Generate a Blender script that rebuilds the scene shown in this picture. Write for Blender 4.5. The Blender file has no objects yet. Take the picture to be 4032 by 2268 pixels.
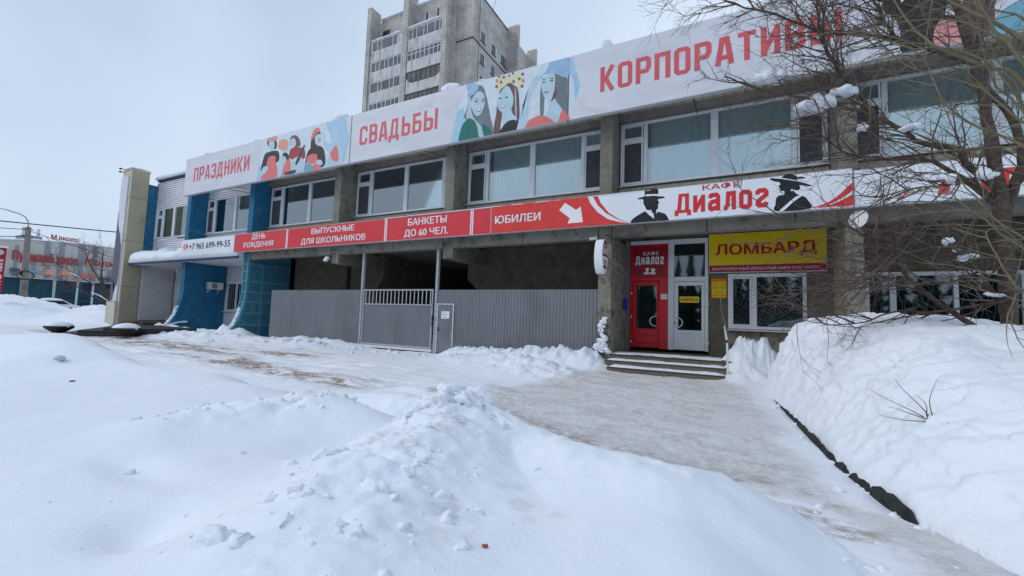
import bpy, bmesh, math, random
import numpy as np
from mathutils import Vector, Matrix
C = bpy.context.scene
COL = C.collection
rnd = random.Random(7)
R = math.radians

# ------------------------------------------------------------------ camera
EYE = 1.37
cd = bpy.data.cameras.new("Camera"); cam = bpy.data.objects.new("Camera", cd); COL.objects.link(cam)
cd.sensor_width = 36.0; cd.lens = 14.859; cd.clip_start = 0.05; cd.clip_end = 3000
rt = (0.887657, 0.45928251, 0.03353559); dn = (-0.00387381, 0.08026812, -0.99676578); fw = (-0.46048892, 0.88465621, 0.07302974)
cam.matrix_world = Matrix(((rt[0], -dn[0], -fw[0], 0), (rt[1], -dn[1], -fw[1], 0), (rt[2], -dn[2], -fw[2], EYE), (0, 0, 0, 1)))
C.camera = cam

# ------------------------------------------------------------------ world: overcast sky
SUN_EL, SUN_ROT = R(36), R(232)
w = bpy.data.worlds.new("World"); C.world = w; w.use_nodes = True
nt = w.node_tree; nt.nodes.clear()
out = nt.nodes.new("ShaderNodeOutputWorld"); bg = nt.nodes.new("ShaderNodeBackground"); bg.inputs[1].default_value = 0.1
sky = nt.nodes.new("ShaderNodeTexSky"); sky.sky_type = 'NISHITA'; sky.sun_disc = False
sky.sun_elevation = SUN_EL; sky.sun_rotation = SUN_ROT; sky.dust_density = 3.0
tc = nt.nodes.new("ShaderNodeTexCoord")
n1 = nt.nodes.new("ShaderNodeTexNoise"); n1.inputs['Scale'].default_value = 1.5; n1.inputs['Detail'].default_value = 4; n1.inputs['Roughness'].default_value = 0.45
rp = nt.nodes.new("ShaderNodeValToRGB")
rp.color_ramp.elements[0].position = 0.36; rp.color_ramp.elements[0].color = (5.05, 6.2, 7.85, 1)
rp.color_ramp.elements[1].position = 0.64; rp.color_ramp.elements[1].color = (6.8, 8.0, 9.6, 1)
mx = nt.nodes.new("ShaderNodeMix"); mx.data_type = 'RGBA'; mx.inputs[0].default_value = 0.93
nt.links.new(tc.outputs['Generated'], n1.inputs['Vector']); nt.links.new(n1.outputs['Fac'], rp.inputs['Fac'])
nt.links.new(sky.outputs[0], mx.inputs[6]); nt.links.new(rp.outputs[0], mx.inputs[7])
nt.links.new(mx.outputs[2], bg.inputs[0]); nt.links.new(bg.outputs[0], out.inputs[0])

# ------------------------------------------------------------------ sun (veiled)
sl = bpy.data.lights.new("Sun", 'SUN'); sl.energy = 0.85; sl.angle = R(24); sl.color = (1.0, 0.96, 0.92)
so = bpy.data.objects.new("Sun", sl); COL.objects.link(so)
sdir = Vector((-math.sin(R(52)) * math.cos(SUN_EL), -math.cos(R(52)) * math.cos(SUN_EL), math.sin(SUN_EL)))
so.rotation_euler = sdir.to_track_quat('Z', 'Y').to_euler()
C.view_settings.view_transform = 'Standard'; C.view_settings.look = 'None'
C.view_settings.exposure = 0.1; C.view_settings.gamma = 1.0; C.view_settings.use_curve_mapping = False
try:
    C.cycles.max_bounces = 8; C.cycles.transparent_max_bounces = 12
except Exception: pass

# ------------------------------------------------------------------ helpers
def thing(name, label, cat, loc=(0, 0, 0), group=None):
    o = bpy.data.objects.new(name, None); COL.objects.link(o); o.location = loc
    o.empty_display_size = 0.1
    o['label'] = label; o['category'] = cat
    if group: o['group'] = group
    return o
def tag(o, label, cat, group=None):
    o['label'] = label; o['category'] = cat
    if group: o['group'] = group
    return o
def adopt(o, parent):
    if parent is not None:
        o.parent = parent
        loc = Vector((0, 0, 0)); p = parent
        while p is not None: loc += p.location; p = p.parent
        if parent.type == 'EMPTY' : o.matrix_parent_inverse = Matrix.Translation(-loc)
    return o
class MB:
    def __init__(s): s.v = []; s.f = []
    def add(s, vs, fs):
        b = len(s.v); s.v += [tuple(p) for p in vs]; s.f += [tuple(b + i for i in f) for f in fs]; return s
    def box(s, x0, y0, z0, x1, y1, z1):
        return s.add([(x0,y0,z0),(x1,y0,z0),(x1,y1,z0),(x0,y1,z0),(x0,y0,z1),(x1,y0,z1),(x1,y1,z1),(x0,y1,z1)],
                     [(0,3,2,1),(4,5,6,7),(0,1,5,4),(1,2,6,5),(2,3,7,6),(3,0,4,7)])
    def prism(s, pts, a, b, axis):
        """polygon pts extruded from a to b along axis ('x': pts=(y,z); 'y': pts=(x,z); 'z': pts=(x,y))"""
        def m(p, t): return {'x': (t, p[0], p[1]), 'y': (p[0], t, p[1]), 'z': (p[0], p[1], t)}[axis]
        n = len(pts)
        s.add([m(p, a) for p in pts] + [m(p, b) for p in pts],
              [tuple(range(n))[::-1], tuple(range(n, 2*n))] + [(i, (i+1) % n, n + (i+1) % n, n + i) for i in range(n)])
        return s
    def tube(s, pts, rad, k=6, cap=True):
        P = [Vector(p) for p in pts]; n = len(P)
        if not hasattr(rad, '__len__'): rad = [rad] * n
        base = len(s.v); up = None
        for i in range(n):
            t = (P[min(i+1, n-1)] - P[max(i-1, 0)])
            if t.length < 1e-9: t = Vector((0, 0, 1))
            t.normalize()
            if up is None:
                a = Vector((0, 0, 1)) if abs(t.z) < 0.9 else Vector((1, 0, 0)); up = t.cross(a).normalized()
            else:
                up = (up - t * up.dot(t))
                if up.length < 1e-6: up = t.orthogonal()
                up.normalize()
            b = t.cross(up)
            for j in range(k):
                an = 2*math.pi*j/k
                s.v.append(tuple(P[i] + (up*math.cos(an) + b*math.sin(an))*rad[i]))
        for i in range(n-1):
            for j in range(k):
                s.f.append((base+i*k+j, base+i*k+(j+1) % k, base+(i+1)*k+(j+1) % k, base+(i+1)*k+j))
        if cap:
            s.f.append(tuple(base+j for j in range(k))[::-1]); s.f.append(tuple(base+(n-1)*k+j for j in range(k)))
        return s
    def build(s, name, mat, parent=None, smooth=False, bevel=0.0):
        me = bpy.data.meshes.new(name); me.from_pydata(s.v, [], s.f); me.update()
        if smooth:
            me.polygons.foreach_set('use_smooth', [True]*len(me.polygons))
        bm = bmesh.new(); bm.from_mesh(me); bmesh.ops.recalc_face_normals(bm, faces=bm.faces)
        if bevel: bmesh.ops.bevel(bm, geom=list(bm.edges), offset=bevel, segments=1, affect='EDGES', clamp_overlap=True)
        bm.to_mesh(me); bm.free()
        me.materials.append(mat)
        o = bpy.data.objects.new(name, me); COL.objects.link(o)
        return adopt(o, parent)
def B(name, mat, parent, x0, y0, z0, x1, y1, z1, bevel=0.0):
    return MB().box(x0, y0, z0, x1, y1, z1).build(name, mat, parent, bevel=bevel)
def struct(o): o['kind'] = 'structure'; return o
def stuff(o): o['kind'] = 'stuff'; return o

# ------------------------------------------------------------------ materials
def mat(name, c1, c2=None, scale=3.0, rough=0.8, bump=0.0, bscale=40.0, metal=0.0, c3=None, s3=0.6, t3=0.62, stretch=(1,1,1), detail=6, spec=0.3):
    m = bpy.data.materials.new(name); m.use_nodes = True; n = m.node_tree; P = n.nodes['Principled BSDF']
    P.inputs['Roughness'].default_value = rough; P.inputs['Metallic'].default_value = metal
    P.inputs['Specular IOR Level'].default_value = spec
    t = n.nodes.new('ShaderNodeTexCoord'); mp = n.nodes.new('ShaderNodeMapping'); mp.inputs['Scale'].default_value = stretch
    n.links.new(t.outputs['Object'], mp.inputs['Vector'])
    cur = None
    if c2 is not None:
        z = n.nodes.new('ShaderNodeTexNoise'); z.inputs['Scale'].default_value = scale; z.inputs['Detail'].default_value = detail; z.inputs['Roughness'].default_value = 0.6
        r = n.nodes.new('ShaderNodeValToRGB'); r.color_ramp.elements[0].position = 0.33; r.color_ramp.elements[1].position = 0.67
        r.color_ramp.elements[0].color = (*c1, 1); r.color_ramp.elements[1].color = (*c2, 1)
        n.links.new(mp.outputs[0], z.inputs['Vector']); n.links.new(z.outputs['Fac'], r.inputs['Fac']); cur = r.outputs[0]
        if c3 is not None:
            z2 = n.nodes.new('ShaderNodeTexNoise'); z2.inputs['Scale'].default_value = s3; z2.inputs['Detail'].default_value = 8; z2.inputs['Roughness'].default_value = 0.7
            r2 = n.nodes.new('ShaderNodeValToRGB'); r2.color_ramp.elements[0].position = t3 - 0.06; r2.color_ramp.elements[1].position = t3 + 0.06
            r2.color_ramp.elements[0].color = (0,0,0,1); r2.color_ramp.elements[1].color = (1,1,1,1)
            x = n.nodes.new('ShaderNodeMix'); x.data_type = 'RGBA'; x.inputs[7].default_value = (*c3, 1)
            n.links.new(mp.outputs[0], z2.inputs['Vector']); n.links.new(z2.outputs['Fac'], r2.inputs['Fac'])
            n.links.new(r2.outputs[0], x.inputs[0]); n.links.new(cur, x.inputs[6]); cur = x.outputs[2]
        n.links.new(cur, P.inputs['Base Color'])
    else: P.inputs['Base Color'].default_value = (*c1, 1)
    if bump:
        z = n.nodes.new('ShaderNodeTexNoise'); z.inputs['Scale'].default_value = bscale; z.inputs['Detail'].default_value = 4
        b = n.nodes.new('ShaderNodeBump'); b.inputs['Strength'].default_value = bump; b.inputs['Distance'].default_value = 0.02
        n.links.new(t.outputs['Object'], z.inputs['Vector']); n.links.new(z.outputs['Fac'], b.inputs['Height']); n.links.new(b.outputs[0], P.inputs['Normal'])
    return m
def glass(name, tint=(0.90, 0.95, 0.94), refl=0.24, gcol=(0.85, 0.95, 1.0)):
    m = bpy.data.materials.new(name); m.use_nodes = True; n = m.node_tree; n.nodes.clear()
    o = n.nodes.new('ShaderNodeOutputMaterial'); a = n.nodes.new('ShaderNodeBsdfTransparent'); g = n.nodes.new('ShaderNodeBsdfGlossy')
    a.inputs[0].default_value = (*tint, 1); g.inputs[0].default_value = (*gcol, 1); g.inputs['Roughness'].default_value = 0.03
    x = n.nodes.new('ShaderNodeMixShader'); f = n.nodes.new('ShaderNodeFresnel'); f.inputs[0].default_value = 1.5
    ad = n.nodes.new('ShaderNodeMath'); ad.inputs[1].default_value = refl; ad.use_clamp = True
    n.links.new(f.outputs[0], ad.inputs[0]); n.links.new(ad.outputs[0], x.inputs[0])
    n.links.new(a.outputs[0], x.inputs[1]); n.links.new(g.outputs[0], x.inputs[2]); n.links.new(x.outputs[0], o.inputs[0])
    return m
def emis(name, c, s):
    m = bpy.data.materials.new(name); m.use_nodes = True; P = m.node_tree.nodes['Principled BSDF']
    P.inputs['Base Color'].default_value = (*c, 1); P.inputs['Emission Color'].default_value = (*c, 1); P.inputs['Emission Strength'].default_value = s
    return m
K = {}
K['concrete'] = mat('concrete', (.185,.170,.142), (.265,.245,.205), 2.2, .92, .5, 30, c3=(.11,.10,.085), s3=1.3, t3=.6)
K['plaster'] = mat('pebbledash', (.19,.173,.14), (.255,.235,.195), 6, .95, .9, 55, c3=(.12,.11,.092), s3=2.0, t3=.62)
K['oldplaster'] = mat('crumbling_plaster', (.20,.185,.15), (.30,.275,.225), 5, .95, 1.0, 26, c3=(.10,.092,.078), s3=3.4, t3=.56)
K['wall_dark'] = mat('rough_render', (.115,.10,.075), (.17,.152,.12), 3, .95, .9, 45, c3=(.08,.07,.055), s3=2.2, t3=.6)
K['lintel'] = mat('lintel_concrete', (.15,.135,.12), (.21,.19,.165), 4, .9, .6, 30, c3=(.24,.225,.2), s3=4, t3=.66)
K['tile'] = mat('facing_tile', (.36,.31,.25), (.46,.40,.32), 8, .8, .25, 60)
K['grout'] = mat('tile_joint', (.07,.06,.05))
K['blue'] = mat('blue_paint', (.010,.105,.215), (.022,.155,.275), 3.0, .75, .6, 35, c3=(.035,.19,.26), s3=1.6, t3=.60)
K['blue2'] = mat('weathered_blue_paint', (.03,.14,.22), (.05,.21,.29), 5.0, .8, .7, 30, c3=(.13,.25,.27), s3=3.0, t3=.6)
K['batten'] = mat('pale_blue_batten', (.06,.23,.32), (.11,.30,.37), 6, .7, .3, 40, c3=(.20,.26,.24), s3=4, t3=.62)
K['navy'] = mat('navy_trim', (.02,.03,.10), (.03,.045,.14), 5, .5)
K['siding'] = mat('white_siding', (.62,.62,.66), (.70,.70,.73), 2, .5, c3=(.5,.5,.52), s3=1.5, t3=.66)
K['shutter'] = mat('shutter_slat', (.60,.59,.58), (.68,.67,.66), 2, .5)
K['soffit'] = mat('soffit_panel', (.62,.62,.64), (.68,.68,.70), 1, .6)
K['pvc'] = mat('white_pvc', (.66,.68,.70), (.74,.76,.78), 3, .4, spec=.4)
K['sillm'] = mat('sill_metal', (.55,.56,.58), (.62,.62,.64), 3, .5)
K['glass'] = glass('window_glass')
K['glass_lo'] = glass('door_glass', (.8,.85,.85), .06)
K['curtain'] = mat('curtain_cloth', (.72,.80,.80), (.84,.90,.90), 3, .9, stretch=(6,6,.3))
K['screen'] = mat('insect_mesh', (.055,.058,.065), (.075,.078,.085), 4, .9)
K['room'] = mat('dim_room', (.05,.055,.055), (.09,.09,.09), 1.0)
K['black'] = mat('black_paint', (.012,.012,.014), rough=.6)
K['sheet'] = mat('grey_profiled_sheet', (.172,.180,.198), (.198,.206,.225), 1.2, .5, c3=(.150,.157,.172), s3=1.1, t3=.58, stretch=(1,1,.35), spec=.35)
K['steel'] = mat('painted_steel', (.30,.32,.35), (.42,.44,.46), 6, .5, c3=(.22,.2,.19), s3=5, t3=.66)
K['steel_lt'] = mat('light_steel', (.50,.53,.56), (.62,.65,.68), 6, .45)
K['signgrey'] = mat('banner_vinyl', (.60,.61,.66), (.68,.69,.73), .8, .5, .35, 1.4, c3=(.55,.56,.61), s3=.7, t3=.6, stretch=(1,1,3))
K['signwhite'] = mat('white_sign_face', (.74,.77,.82), (.80,.83,.87), 1, .4)
K['signframe'] = mat('sign_return', (.45,.47,.48), (.55,.57,.58), 3, .5)
K['signred'] = mat('red_sign_face', (.62,.035,.045), (.68,.045,.055), 1.2, .4)
K['lettred'] = mat('faded_red_print', (.60,.095,.115), (.66,.12,.14), 2, .5)
K['lettred2'] = mat('red_letter', (.66,.035,.04), rough=.4)
K['lettwhite'] = mat('white_letter', (.82,.82,.83), rough=.4)
K['lettblack'] = mat('black_letter', (.015,.015,.02), rough=.5)
K['yellow'] = mat('yellow_sign_face', (.74,.53,.004), (.80,.58,.008), 1, .4)
K['darkred'] = mat('dark_red_print', (.34,.008,.03), (.38,.012,.035), 2, .5)
K['redletter'] = mat('pawn_red', (.50,.01,.02), rough=.4)
K['reddoor'] = mat('red_door_film', (.56,.003,.008), (.62,.005,.012), 2, .3, spec=.5)
K['crimson'] = mat('crimson_film', (.30,.006,.022), (.34,.01,.03), 2, .35)
K['orange'] = mat('orange_print', (.75,.16,.01))
K['beige'] = mat('beige_cladding', (.40,.355,.245), (.46,.41,.29), .7, .6, .15, 6, c3=(.34,.30,.2), s3=.8, t3=.62, spec=.3)
K['beige2'] = mat('pale_beige_cladding', (.52,.47,.38), (.58,.53,.43), .8, .6)
K['granite'] = mat('dark_granite', (.022,.020,.020), (.045,.042,.04), 20, .6, spec=.25)
K['snow'] = mat('snow', (.80,.84,.90), (.84,.875,.925), 3, .75, .35, 22, spec=.2)
K['snow_rough'] = mat('crumbly_snow', (.81,.845,.905), (.845,.875,.93), 5, .8, .5, 30, spec=.2)
K['bark'] = mat('bark', (.06,.043,.035), (.13,.098,.08), 14, .95, .8, 50)
K['twig'] = mat('twig_bark', (.095,.070,.058), (.16,.12,.098), 5, .95)
K['shoot'] = mat('olive_shoot_bark', (.13,.115,.07), (.20,.18,.12), 5, .9)
K['wood'] = mat('old_kerb', (.018,.02,.022), (.04,.042,.042), 9, .9, .8, 30)
K['stepc'] = mat('worn_step_concrete', (.11,.10,.08), (.19,.175,.14), 6, .92, .8, 30, c3=(.055,.05,.042), s3=6, t3=.6)
K['nosing'] = mat('step_nosing', (.05,.022,.022), (.09,.04,.035), 9, .7)
K['rust'] = mat('rust', (.10,.045,.03))
K['plastic_white'] = mat('white_plastic', (.66,.67,.66), (.72,.72,.71), 4, .5)
K['mailblue'] = mat('blue_box_paint', (.02,.04,.25))
K['paper'] = mat('paper', (.74,.77,.85))
K['ink'] = mat('printed_ink', (.18,.2,.25))
K['cable'] = mat('cable', (.03,.03,.03))
K['lamp_on'] = emis('fluorescent_tube', (.95, 1.0, .85), 1.4)

# ------------------------------------------------------------------ text and print
def text_mesh(body, bold=0.0):
    c = bpy.data.curves.new('t', 'FONT'); c.body = body; c.offset = 0; c.resolution_u = 3
    c.fill_mode = 'FRONT' if hasattr(c, 'fill_mode') else c.fill_mode
    o = bpy.data.objects.new('t', c); COL.objects.link(o)
    bpy.context.view_layer.update()
    me = bpy.data.meshes.new_from_object(o.evaluated_get(bpy.context.evaluated_depsgraph_get()))
    V = [tuple(v.co) for v in me.vertices]; F = [tuple(p.vertices) for p in me.polygons]
    bpy.data.objects.remove(o); bpy.data.curves.remove(c); bpy.data.meshes.remove(me)
    return V, F
def lettering(body, frame, x0, z0, x1, z1, material, parent, bold=0.02, name='lettering', d=0.0, descend=False):
    """frame = (origin, U, V, N): flat print in the plane of a sign, fitted to the box"""
    V, F = text_mesh(body, bold)
    xs = [v[0] for v in V]; ys = [v[1] for v in V]; ax, bx, ay, by = min(xs), max(xs), min(ys), max(ys)
    O, U, W, N = frame; pts = []
    par = list(range(len(V)))
    def root(i):
        while par[i] != i: par[i] = par[par[i]]; i = par[i]
        return i
    for f in F:
        for i in f[1:]: par[root(i)] = root(f[0])
    rts = {}; comp = [rts.setdefault(root(i), len(rts)) % 3 for i in range(len(V))]
    FF = []; hb = bold*(z1-z0)*.62/(by-ay)*1.0; w_in = hb
    for k, (ox, oz) in enumerate(((0, 0), (1, .45), (-1, .45), (1, -.45), (-1, -.45))):
        base = len(pts)
        for vi, v in enumerate(V):
            a = x0 + w_in + (v[0]-ax)/(bx-ax)*(x1-x0-2*w_in) + ox*hb; b = z0 + hb*.45 + (v[1]-ay)/(by-ay)*(z1-z0-.9*hb) + oz*hb
            pts.append(tuple(O[i] + U[i]*a + W[i]*b + N[i]*(d + .0012*k + .0004*comp[vi]) for i in range(3)))
        FF += [tuple(base+i for i in f) for f in F]
    q2, F = [], []
    for fi, f in enumerate(FF):
        e = .0003*(fi % 5); F.append(tuple(range(len(q2), len(q2)+len(f)))); q2 += [tuple(pts[i][j]+N[j]*e for j in range(3)) for i in f]
    pts = q2
    me = bpy.data.meshes.new(name); me.from_pydata(pts, [], F); me.update(); me.materials.append(material)
    o = bpy.data.objects.new(name, me); COL.objects.link(o); return adopt(o, parent)
def front(y): return ((0, y, 0), (1, 0, 0), (0, 0, 1), (0, -1, 0))       # a plane facing the street
def sideX(x): return ((x, 0, 0), (0, 1, 0), (0, 0, 1), (1, 0, 0))        # a plane facing +X
s_ = .155; W_ = .52
def glyphs():
    L = s_/2; Rr = W_ - s_/2; T = 1 - s_/2; Bt = s_/2; r = .07
    G = {}
    G['П'] = [[(L,0),(L,T),(Rr,T),(Rr,0)]]
    bowl = [(L,T),(Rr-r,T),(Rr,T-r),(Rr,.52+r),(Rr-r,.45),(L,.45)]
    G['Р'] = [[(L,0),(L,1)], bowl]
    G['А'] = [[(L-.02,0),(.19,T),(.33,T),(Rr+.02,0)], [(.12,.27),(.40,.27)]]
    G['З'] = [[(L,.72),(L,T-r),(L+r,T),(Rr-r,T),(Rr,T-r),(Rr,.58),(Rr-.06,.51),(.2,.51)], [(Rr-.06,.50),(Rr,.43),(Rr,Bt+r),(Rr-r,Bt),(L+r,Bt),(L,Bt+r),(L,.28)]]
    G['Д'] = [[(L-.04,-.15),(L-.04,Bt),(Rr+.08,Bt),(Rr+.08,-.15)], [(L+.05,Bt),(L+.11,T),(Rr,T),(Rr,Bt)]]
    G['Н'] = [[(L,0),(L,1)], [(Rr,0),(Rr,1)], [(L,.5),(Rr,.5)]]
    G['И'] = [[(L,0),(L,1)], [(Rr,0),(Rr,1)], [(L,.12),(Rr,.88)]]
    G['К'] = [[(L,0),(L,1)], [(L,.5),(.2,.5),(Rr+.01,1)], [(.2,.5),(Rr+.02,0)]]
    G['С'] = [[(Rr,.68),(Rr,T-r),(Rr-r,T),(L+r,T),(L,T-r),(L,Bt+r),(L+r,Bt),(Rr-r,Bt),(Rr,Bt+r),(Rr,.34)]]
    G['В'] = [[(L,0),(L,1)], [(L,T),(Rr-r-.02,T),(Rr-.02,T-r),(Rr-.02,.58),(Rr-.09,.51),(L,.51)], [(L,.49),(Rr-.08,.49),(Rr,.42),(Rr,Bt+r),(Rr-r,Bt),(L,Bt)]]
    G['Ь'] = [[(L,1),(L,0)], [(L,Bt),(Rr-r,Bt),(Rr,Bt+r),(Rr,.55-r),(Rr-r,.55),(L,.55)]]
    G['Б'] = [[(Rr,T),(L,T),(L,0)], [(L,Bt),(Rr-r,Bt),(Rr,Bt+r),(Rr,.55-r),(Rr-r,.55),(L,.55)]]
    G['Ы'] = [[(L,1),(L,0)], [(L,Bt),(Rr-r,Bt),(Rr,Bt+r),(Rr,.55-r),(Rr-r,.55),(L,.55)], [(W_+.17,0),(W_+.17,1)]]
    G['О'] = [[(L,.5),(L,T-r),(L+r,T),(Rr-r,T),(Rr,T-r),(Rr,Bt+r),(Rr-r,Bt),(L+r,Bt),(L,Bt+r),(L,.5)]]
    G['Т'] = [[(0,T),(W_,T)], [(W_/2,0),(W_/2,T)]]
    G['и'] = [[(L,0),(L,.74)], [(Rr,0),(Rr,.74)], [(L,.1),(Rr,.64)]]
    G['а'] = [[(L,.55),(L+.03,.66),(L+r,.68),(Rr-r,.68),(Rr,.6),(Rr,0)], [(Rr,.42),(L+r,.38),(L,.3),(L,Bt+.05),(L+r,Bt),(Rr,Bt+.08)]]
    G['л'] = [[(0,Bt),(.09,Bt),(.17,.2),(.2,.68),(Rr,.68),(Rr,0)]]
    G['о'] = [[(L,.4),(L,.68-r),(L+r,.68),(Rr-r,.68),(Rr,.68-r),(Rr,Bt+r),(Rr-r,Bt),(L+r,Bt),(L,Bt+r),(L,.4)]]
    G['г'] = [[(L,.52),(L,.62),(L+r,.68),(Rr-r,.68),(Rr,.6),(Rr,.5),(L+.02,.25),(L,.14),(L+.06,Bt),(Rr-.04,Bt),(Rr,.2)]]
    return G
GL = glyphs()
def stroke_word(word, frame, x0, z0, x1, z1, material, parent, name='lettering', gap=.13, thick=s_, zscale=None, d=0.0):
    adv = {'Ы': W_+.25, 'Д': W_+.1}
    tot = sum(adv.get(c, W_) for c in word) + gap*(len(word)-1)
    sx = (x1-x0)/tot; sz = (z1-z0); O, U, W, N = frame; cx = 0.0; mb = MB(); lay = 0
    for c in word:
        for pl in GL[c]:
            lay += 1; dd = d + 0.0016*(lay % 4)
            P = [np.array(p, float) for p in pl]; n = len(P); closed = np.allclose(P[0], P[-1])
            Ls, Rs = [], []
            for i in range(n):
                if closed: a = P[(i-1) % (n-1)]; b = P[(i+1) % (n-1)] if i < n-1 else P[1]
                else: a = P[max(i-1, 0)]; b = P[min(i+1, n-1)]
                p = P[i]; d1 = p-a; d2 = b-p
                l1 = np.hypot(*d1); l2 = np.hypot(*d2)
                if l1 < 1e-9: d1 = d2; l1 = l2
                if l2 < 1e-9: d2 = d1; l2 = l1
                n1_ = np.array([-d1[1], d1[0]])/l1; n2_ = np.array([-d2[1], d2[0]])/l2
                m_ = n1_+n2_; m_ /= max(np.hypot(*m_), 1e-6); k = thick/2/max(m_ @ n1_, .5)
                Ls.append(p+m_*k); Rs.append(p-m_*k)
            vs = []
            for q in Ls+Rs:
                X = x0+(cx+q[0])*sx; Z = z0+q[1]*sz
                vs.append(tuple(O[i]+U[i]*X+W[i]*Z+N[i]*dd for i in range(3)))
            mb.add(vs, [(i, i+1, n+i+1, n+i) for i in range(n-1)])
        cx += adv.get(c, W_)+gap
    me = bpy.data.meshes.new(name); me.from_pydata(mb.v, [], mb.f); me.update(); me.materials.append(material)
    o = bpy.data.objects.new(name, me); COL.objects.link(o); return adopt(o, parent)
PCOL = dict(paleblue=(.56,.64,.70), midblue=(.33,.52,.66), hairgrey=(.13,.17,.19), hairlight=(.40,.50,.54), skin=(.42,.56,.62), green=(.0,.13,.11),
            hatblue=(.28,.43,.60), dark=(.03,.045,.06), lip=(.16,.20,.24), white=(.75,.8,.84), hairred=(.14,.07,.065), black=(.014,.016,.02), bow=(.62,.58,.35),
            coral=(.66,.16,.15), purple=(.13,.07,.22), blue=(.03,.16,.36), pink=(.62,.26,.26), peach=(.68,.30,.20), darkred=(.35,.03,.04), steelblue=(.15,.35,.45),
            paleskin=(.40,.55,.65), red=(.62,.04,.035))
PM = {}
def pm(c):
    if c not in PM: PM[c] = mat('print_'+c, PCOL[c], tuple(min(1, v*1.15+.005) for v in PCOL[c]), 4, .5)
    return PM[c]
def smooth_poly(pts, k=4):
    n = len(pts); o = []
    for i in range(n):
        p0, p1, p2, p3 = (np.array(pts[(i+j-1) % n]) for j in range(4))
        for t in range(k):
            u = t/k; o.append(tuple(.5*((2*p1)+(-p0+p2)*u+(2*p0-5*p1+4*p2-p3)*u*u+(-p0+3*p1-3*p2+p3)*u**3)))
    return o
def print_polys(lst, y, parent, zlo, zhi, name='printed_picture', smooth=True):
    for i, (c, lay, pts) in enumerate(lst):
        P = smooth_poly(pts) if (smooth and lay > 0 and len(pts) > 3) else pts
        d = 0.001*(lay+1) + 0.00004*i
        vs = [(p[0], y-d, min(max(p[1], zlo), zhi)) for p in P]
        bm = bmesh.new(); bv = [bm.verts.new(v) for v in vs]
        try: f = bm.faces.new(bv); f.normal_update()
        except ValueError: bm.free(); continue
        bmesh.ops.triangulate(bm, faces=[f]); me = bpy.data.meshes.new(name); bm.to_mesh(me); bm.free(); me.materials.append(pm(c) if c != 'white' or name != 'sign_graphic' else K['lettwhite'])
        o = bpy.data.objects.new(name, me); COL.objects.link(o); adopt(o, parent)

# ------------------------------------------------------------------ noise
def _hash(ix, iy, seed):
    h = (ix.astype(np.int64)*374761393 + iy.astype(np.int64)*668265263 + seed*1274126177) & 0x7fffffff
    h = ((h ^ (h >> 13))*1274126177) & 0x7fffffff
    return ((h ^ (h >> 16)) & 0xffff)/65535.0
def vnoise(x, y, seed=0):
    x = np.asarray(x, float); y = np.asarray(y, float)
    ix = np.floor(x); iy = np.floor(y); fx = x-ix; fy = y-iy
    fx = fx*fx*fx*(fx*(fx*6-15)+10); fy = fy*fy*fy*(fy*(fy*6-15)+10)
    a = _hash(ix, iy, seed); b = _hash(ix+1, iy, seed); c = _hash(ix, iy+1, seed); d = _hash(ix+1, iy+1, seed)
    return (a*(1-fx)+b*fx)*(1-fy)+(c*(1-fx)+d*fx)*fy*1.0
def fbm(x, y, f, oc=4, seed=0, g=.5):
    r = 0; a = 1; t = 0
    for i in range(oc):
        r = r+a*(vnoise(x*f+13.7*i, y*f-7.1*i, seed+i)-.5)*2; t += a; a *= g; f *= 2.03
    return r/t
def billow(x, y, f, oc=3, seed=0, g=.5):
    r = 0; a = 1; t = 0
    for i in range(oc):
        r = r+a*(1-np.abs(vnoise(x*f+3.7*i, y*f+9.1*i, seed+i)-.5)*2); t += a; a *= g; f *= 2.1
    return r/t
def sst(a, b, x): t = np.clip((x-a)/(b-a), 0, 1); return t*t*(3-2*t)
def ridge(x, y, P, r):
    best = np.zeros_like(x)
    for (ax, ay, ah), (bx, by, bh) in zip(P[:-1], P[1:]):
        dx, dy = bx-ax, by-ay; t = np.clip(((x-ax)*dx+(y-ay)*dy)/(dx*dx+dy*dy), 0, 1)
        d2 = (x-ax-t*dx)**2+(y-ay-t*dy)**2
        best = np.maximum(best, (ah+(bh-ah)*t)*np.exp(-d2/(r*r)))
    return best
def poly_sd(x, y, P):
    d = np.full(x.shape, 1e9); s = np.ones(x.shape); n = len(P)
    for i in range(n):
        ax, ay = P[i]; bx, by = P[i-1]; ex, ey = bx-ax, by-ay; wx, wy = x-ax, y-ay
        t = np.clip((wx*ex+wy*ey)/(ex*ex+ey*ey), 0, 1); d = np.minimum(d, (wx-ex*t)**2+(wy-ey*t)**2)
        c1 = y >= ay; c2 = y < by; c3 = ex*wy > ey*wx
        s = np.where((c1 & c2 & c3) | (~c1 & ~c2 & ~c3), -s, s)
    return s*np.sqrt(d)
def blob(cx, cy, cz, rx, ry, rz, seed=0, sub=2, amp=.25, flat=None, freq=1.4):
    bm = bmesh.new(); bmesh.ops.create_icosphere(bm, subdivisions=sub, radius=1)
    vs = np.array([v.co[:] for v in bm.verts]); fs = [tuple(v.index for v in f.verts) for f in bm.faces]; bm.free()
    nse = vnoise(vs[:,0]*freq+vs[:,2]*.7+seed*3.1, vs[:,1]*freq-vs[:,2]*.9+seed*1.7, seed)-.5+.5*(vnoise(vs[:,0]*3+vs[:,2]*2.1+seed, vs[:,1]*3+vs[:,2]*1.3, seed+5)-.5)
    vs = vs*(1+amp*2*nse)[:,None]
    if flat is not None: vs[:,2] = np.maximum(vs[:,2], flat)
    vs = vs*np.array([rx, ry, rz])+np.array([cx, cy, cz])
    return [tuple(v) for v in vs], fs
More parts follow.
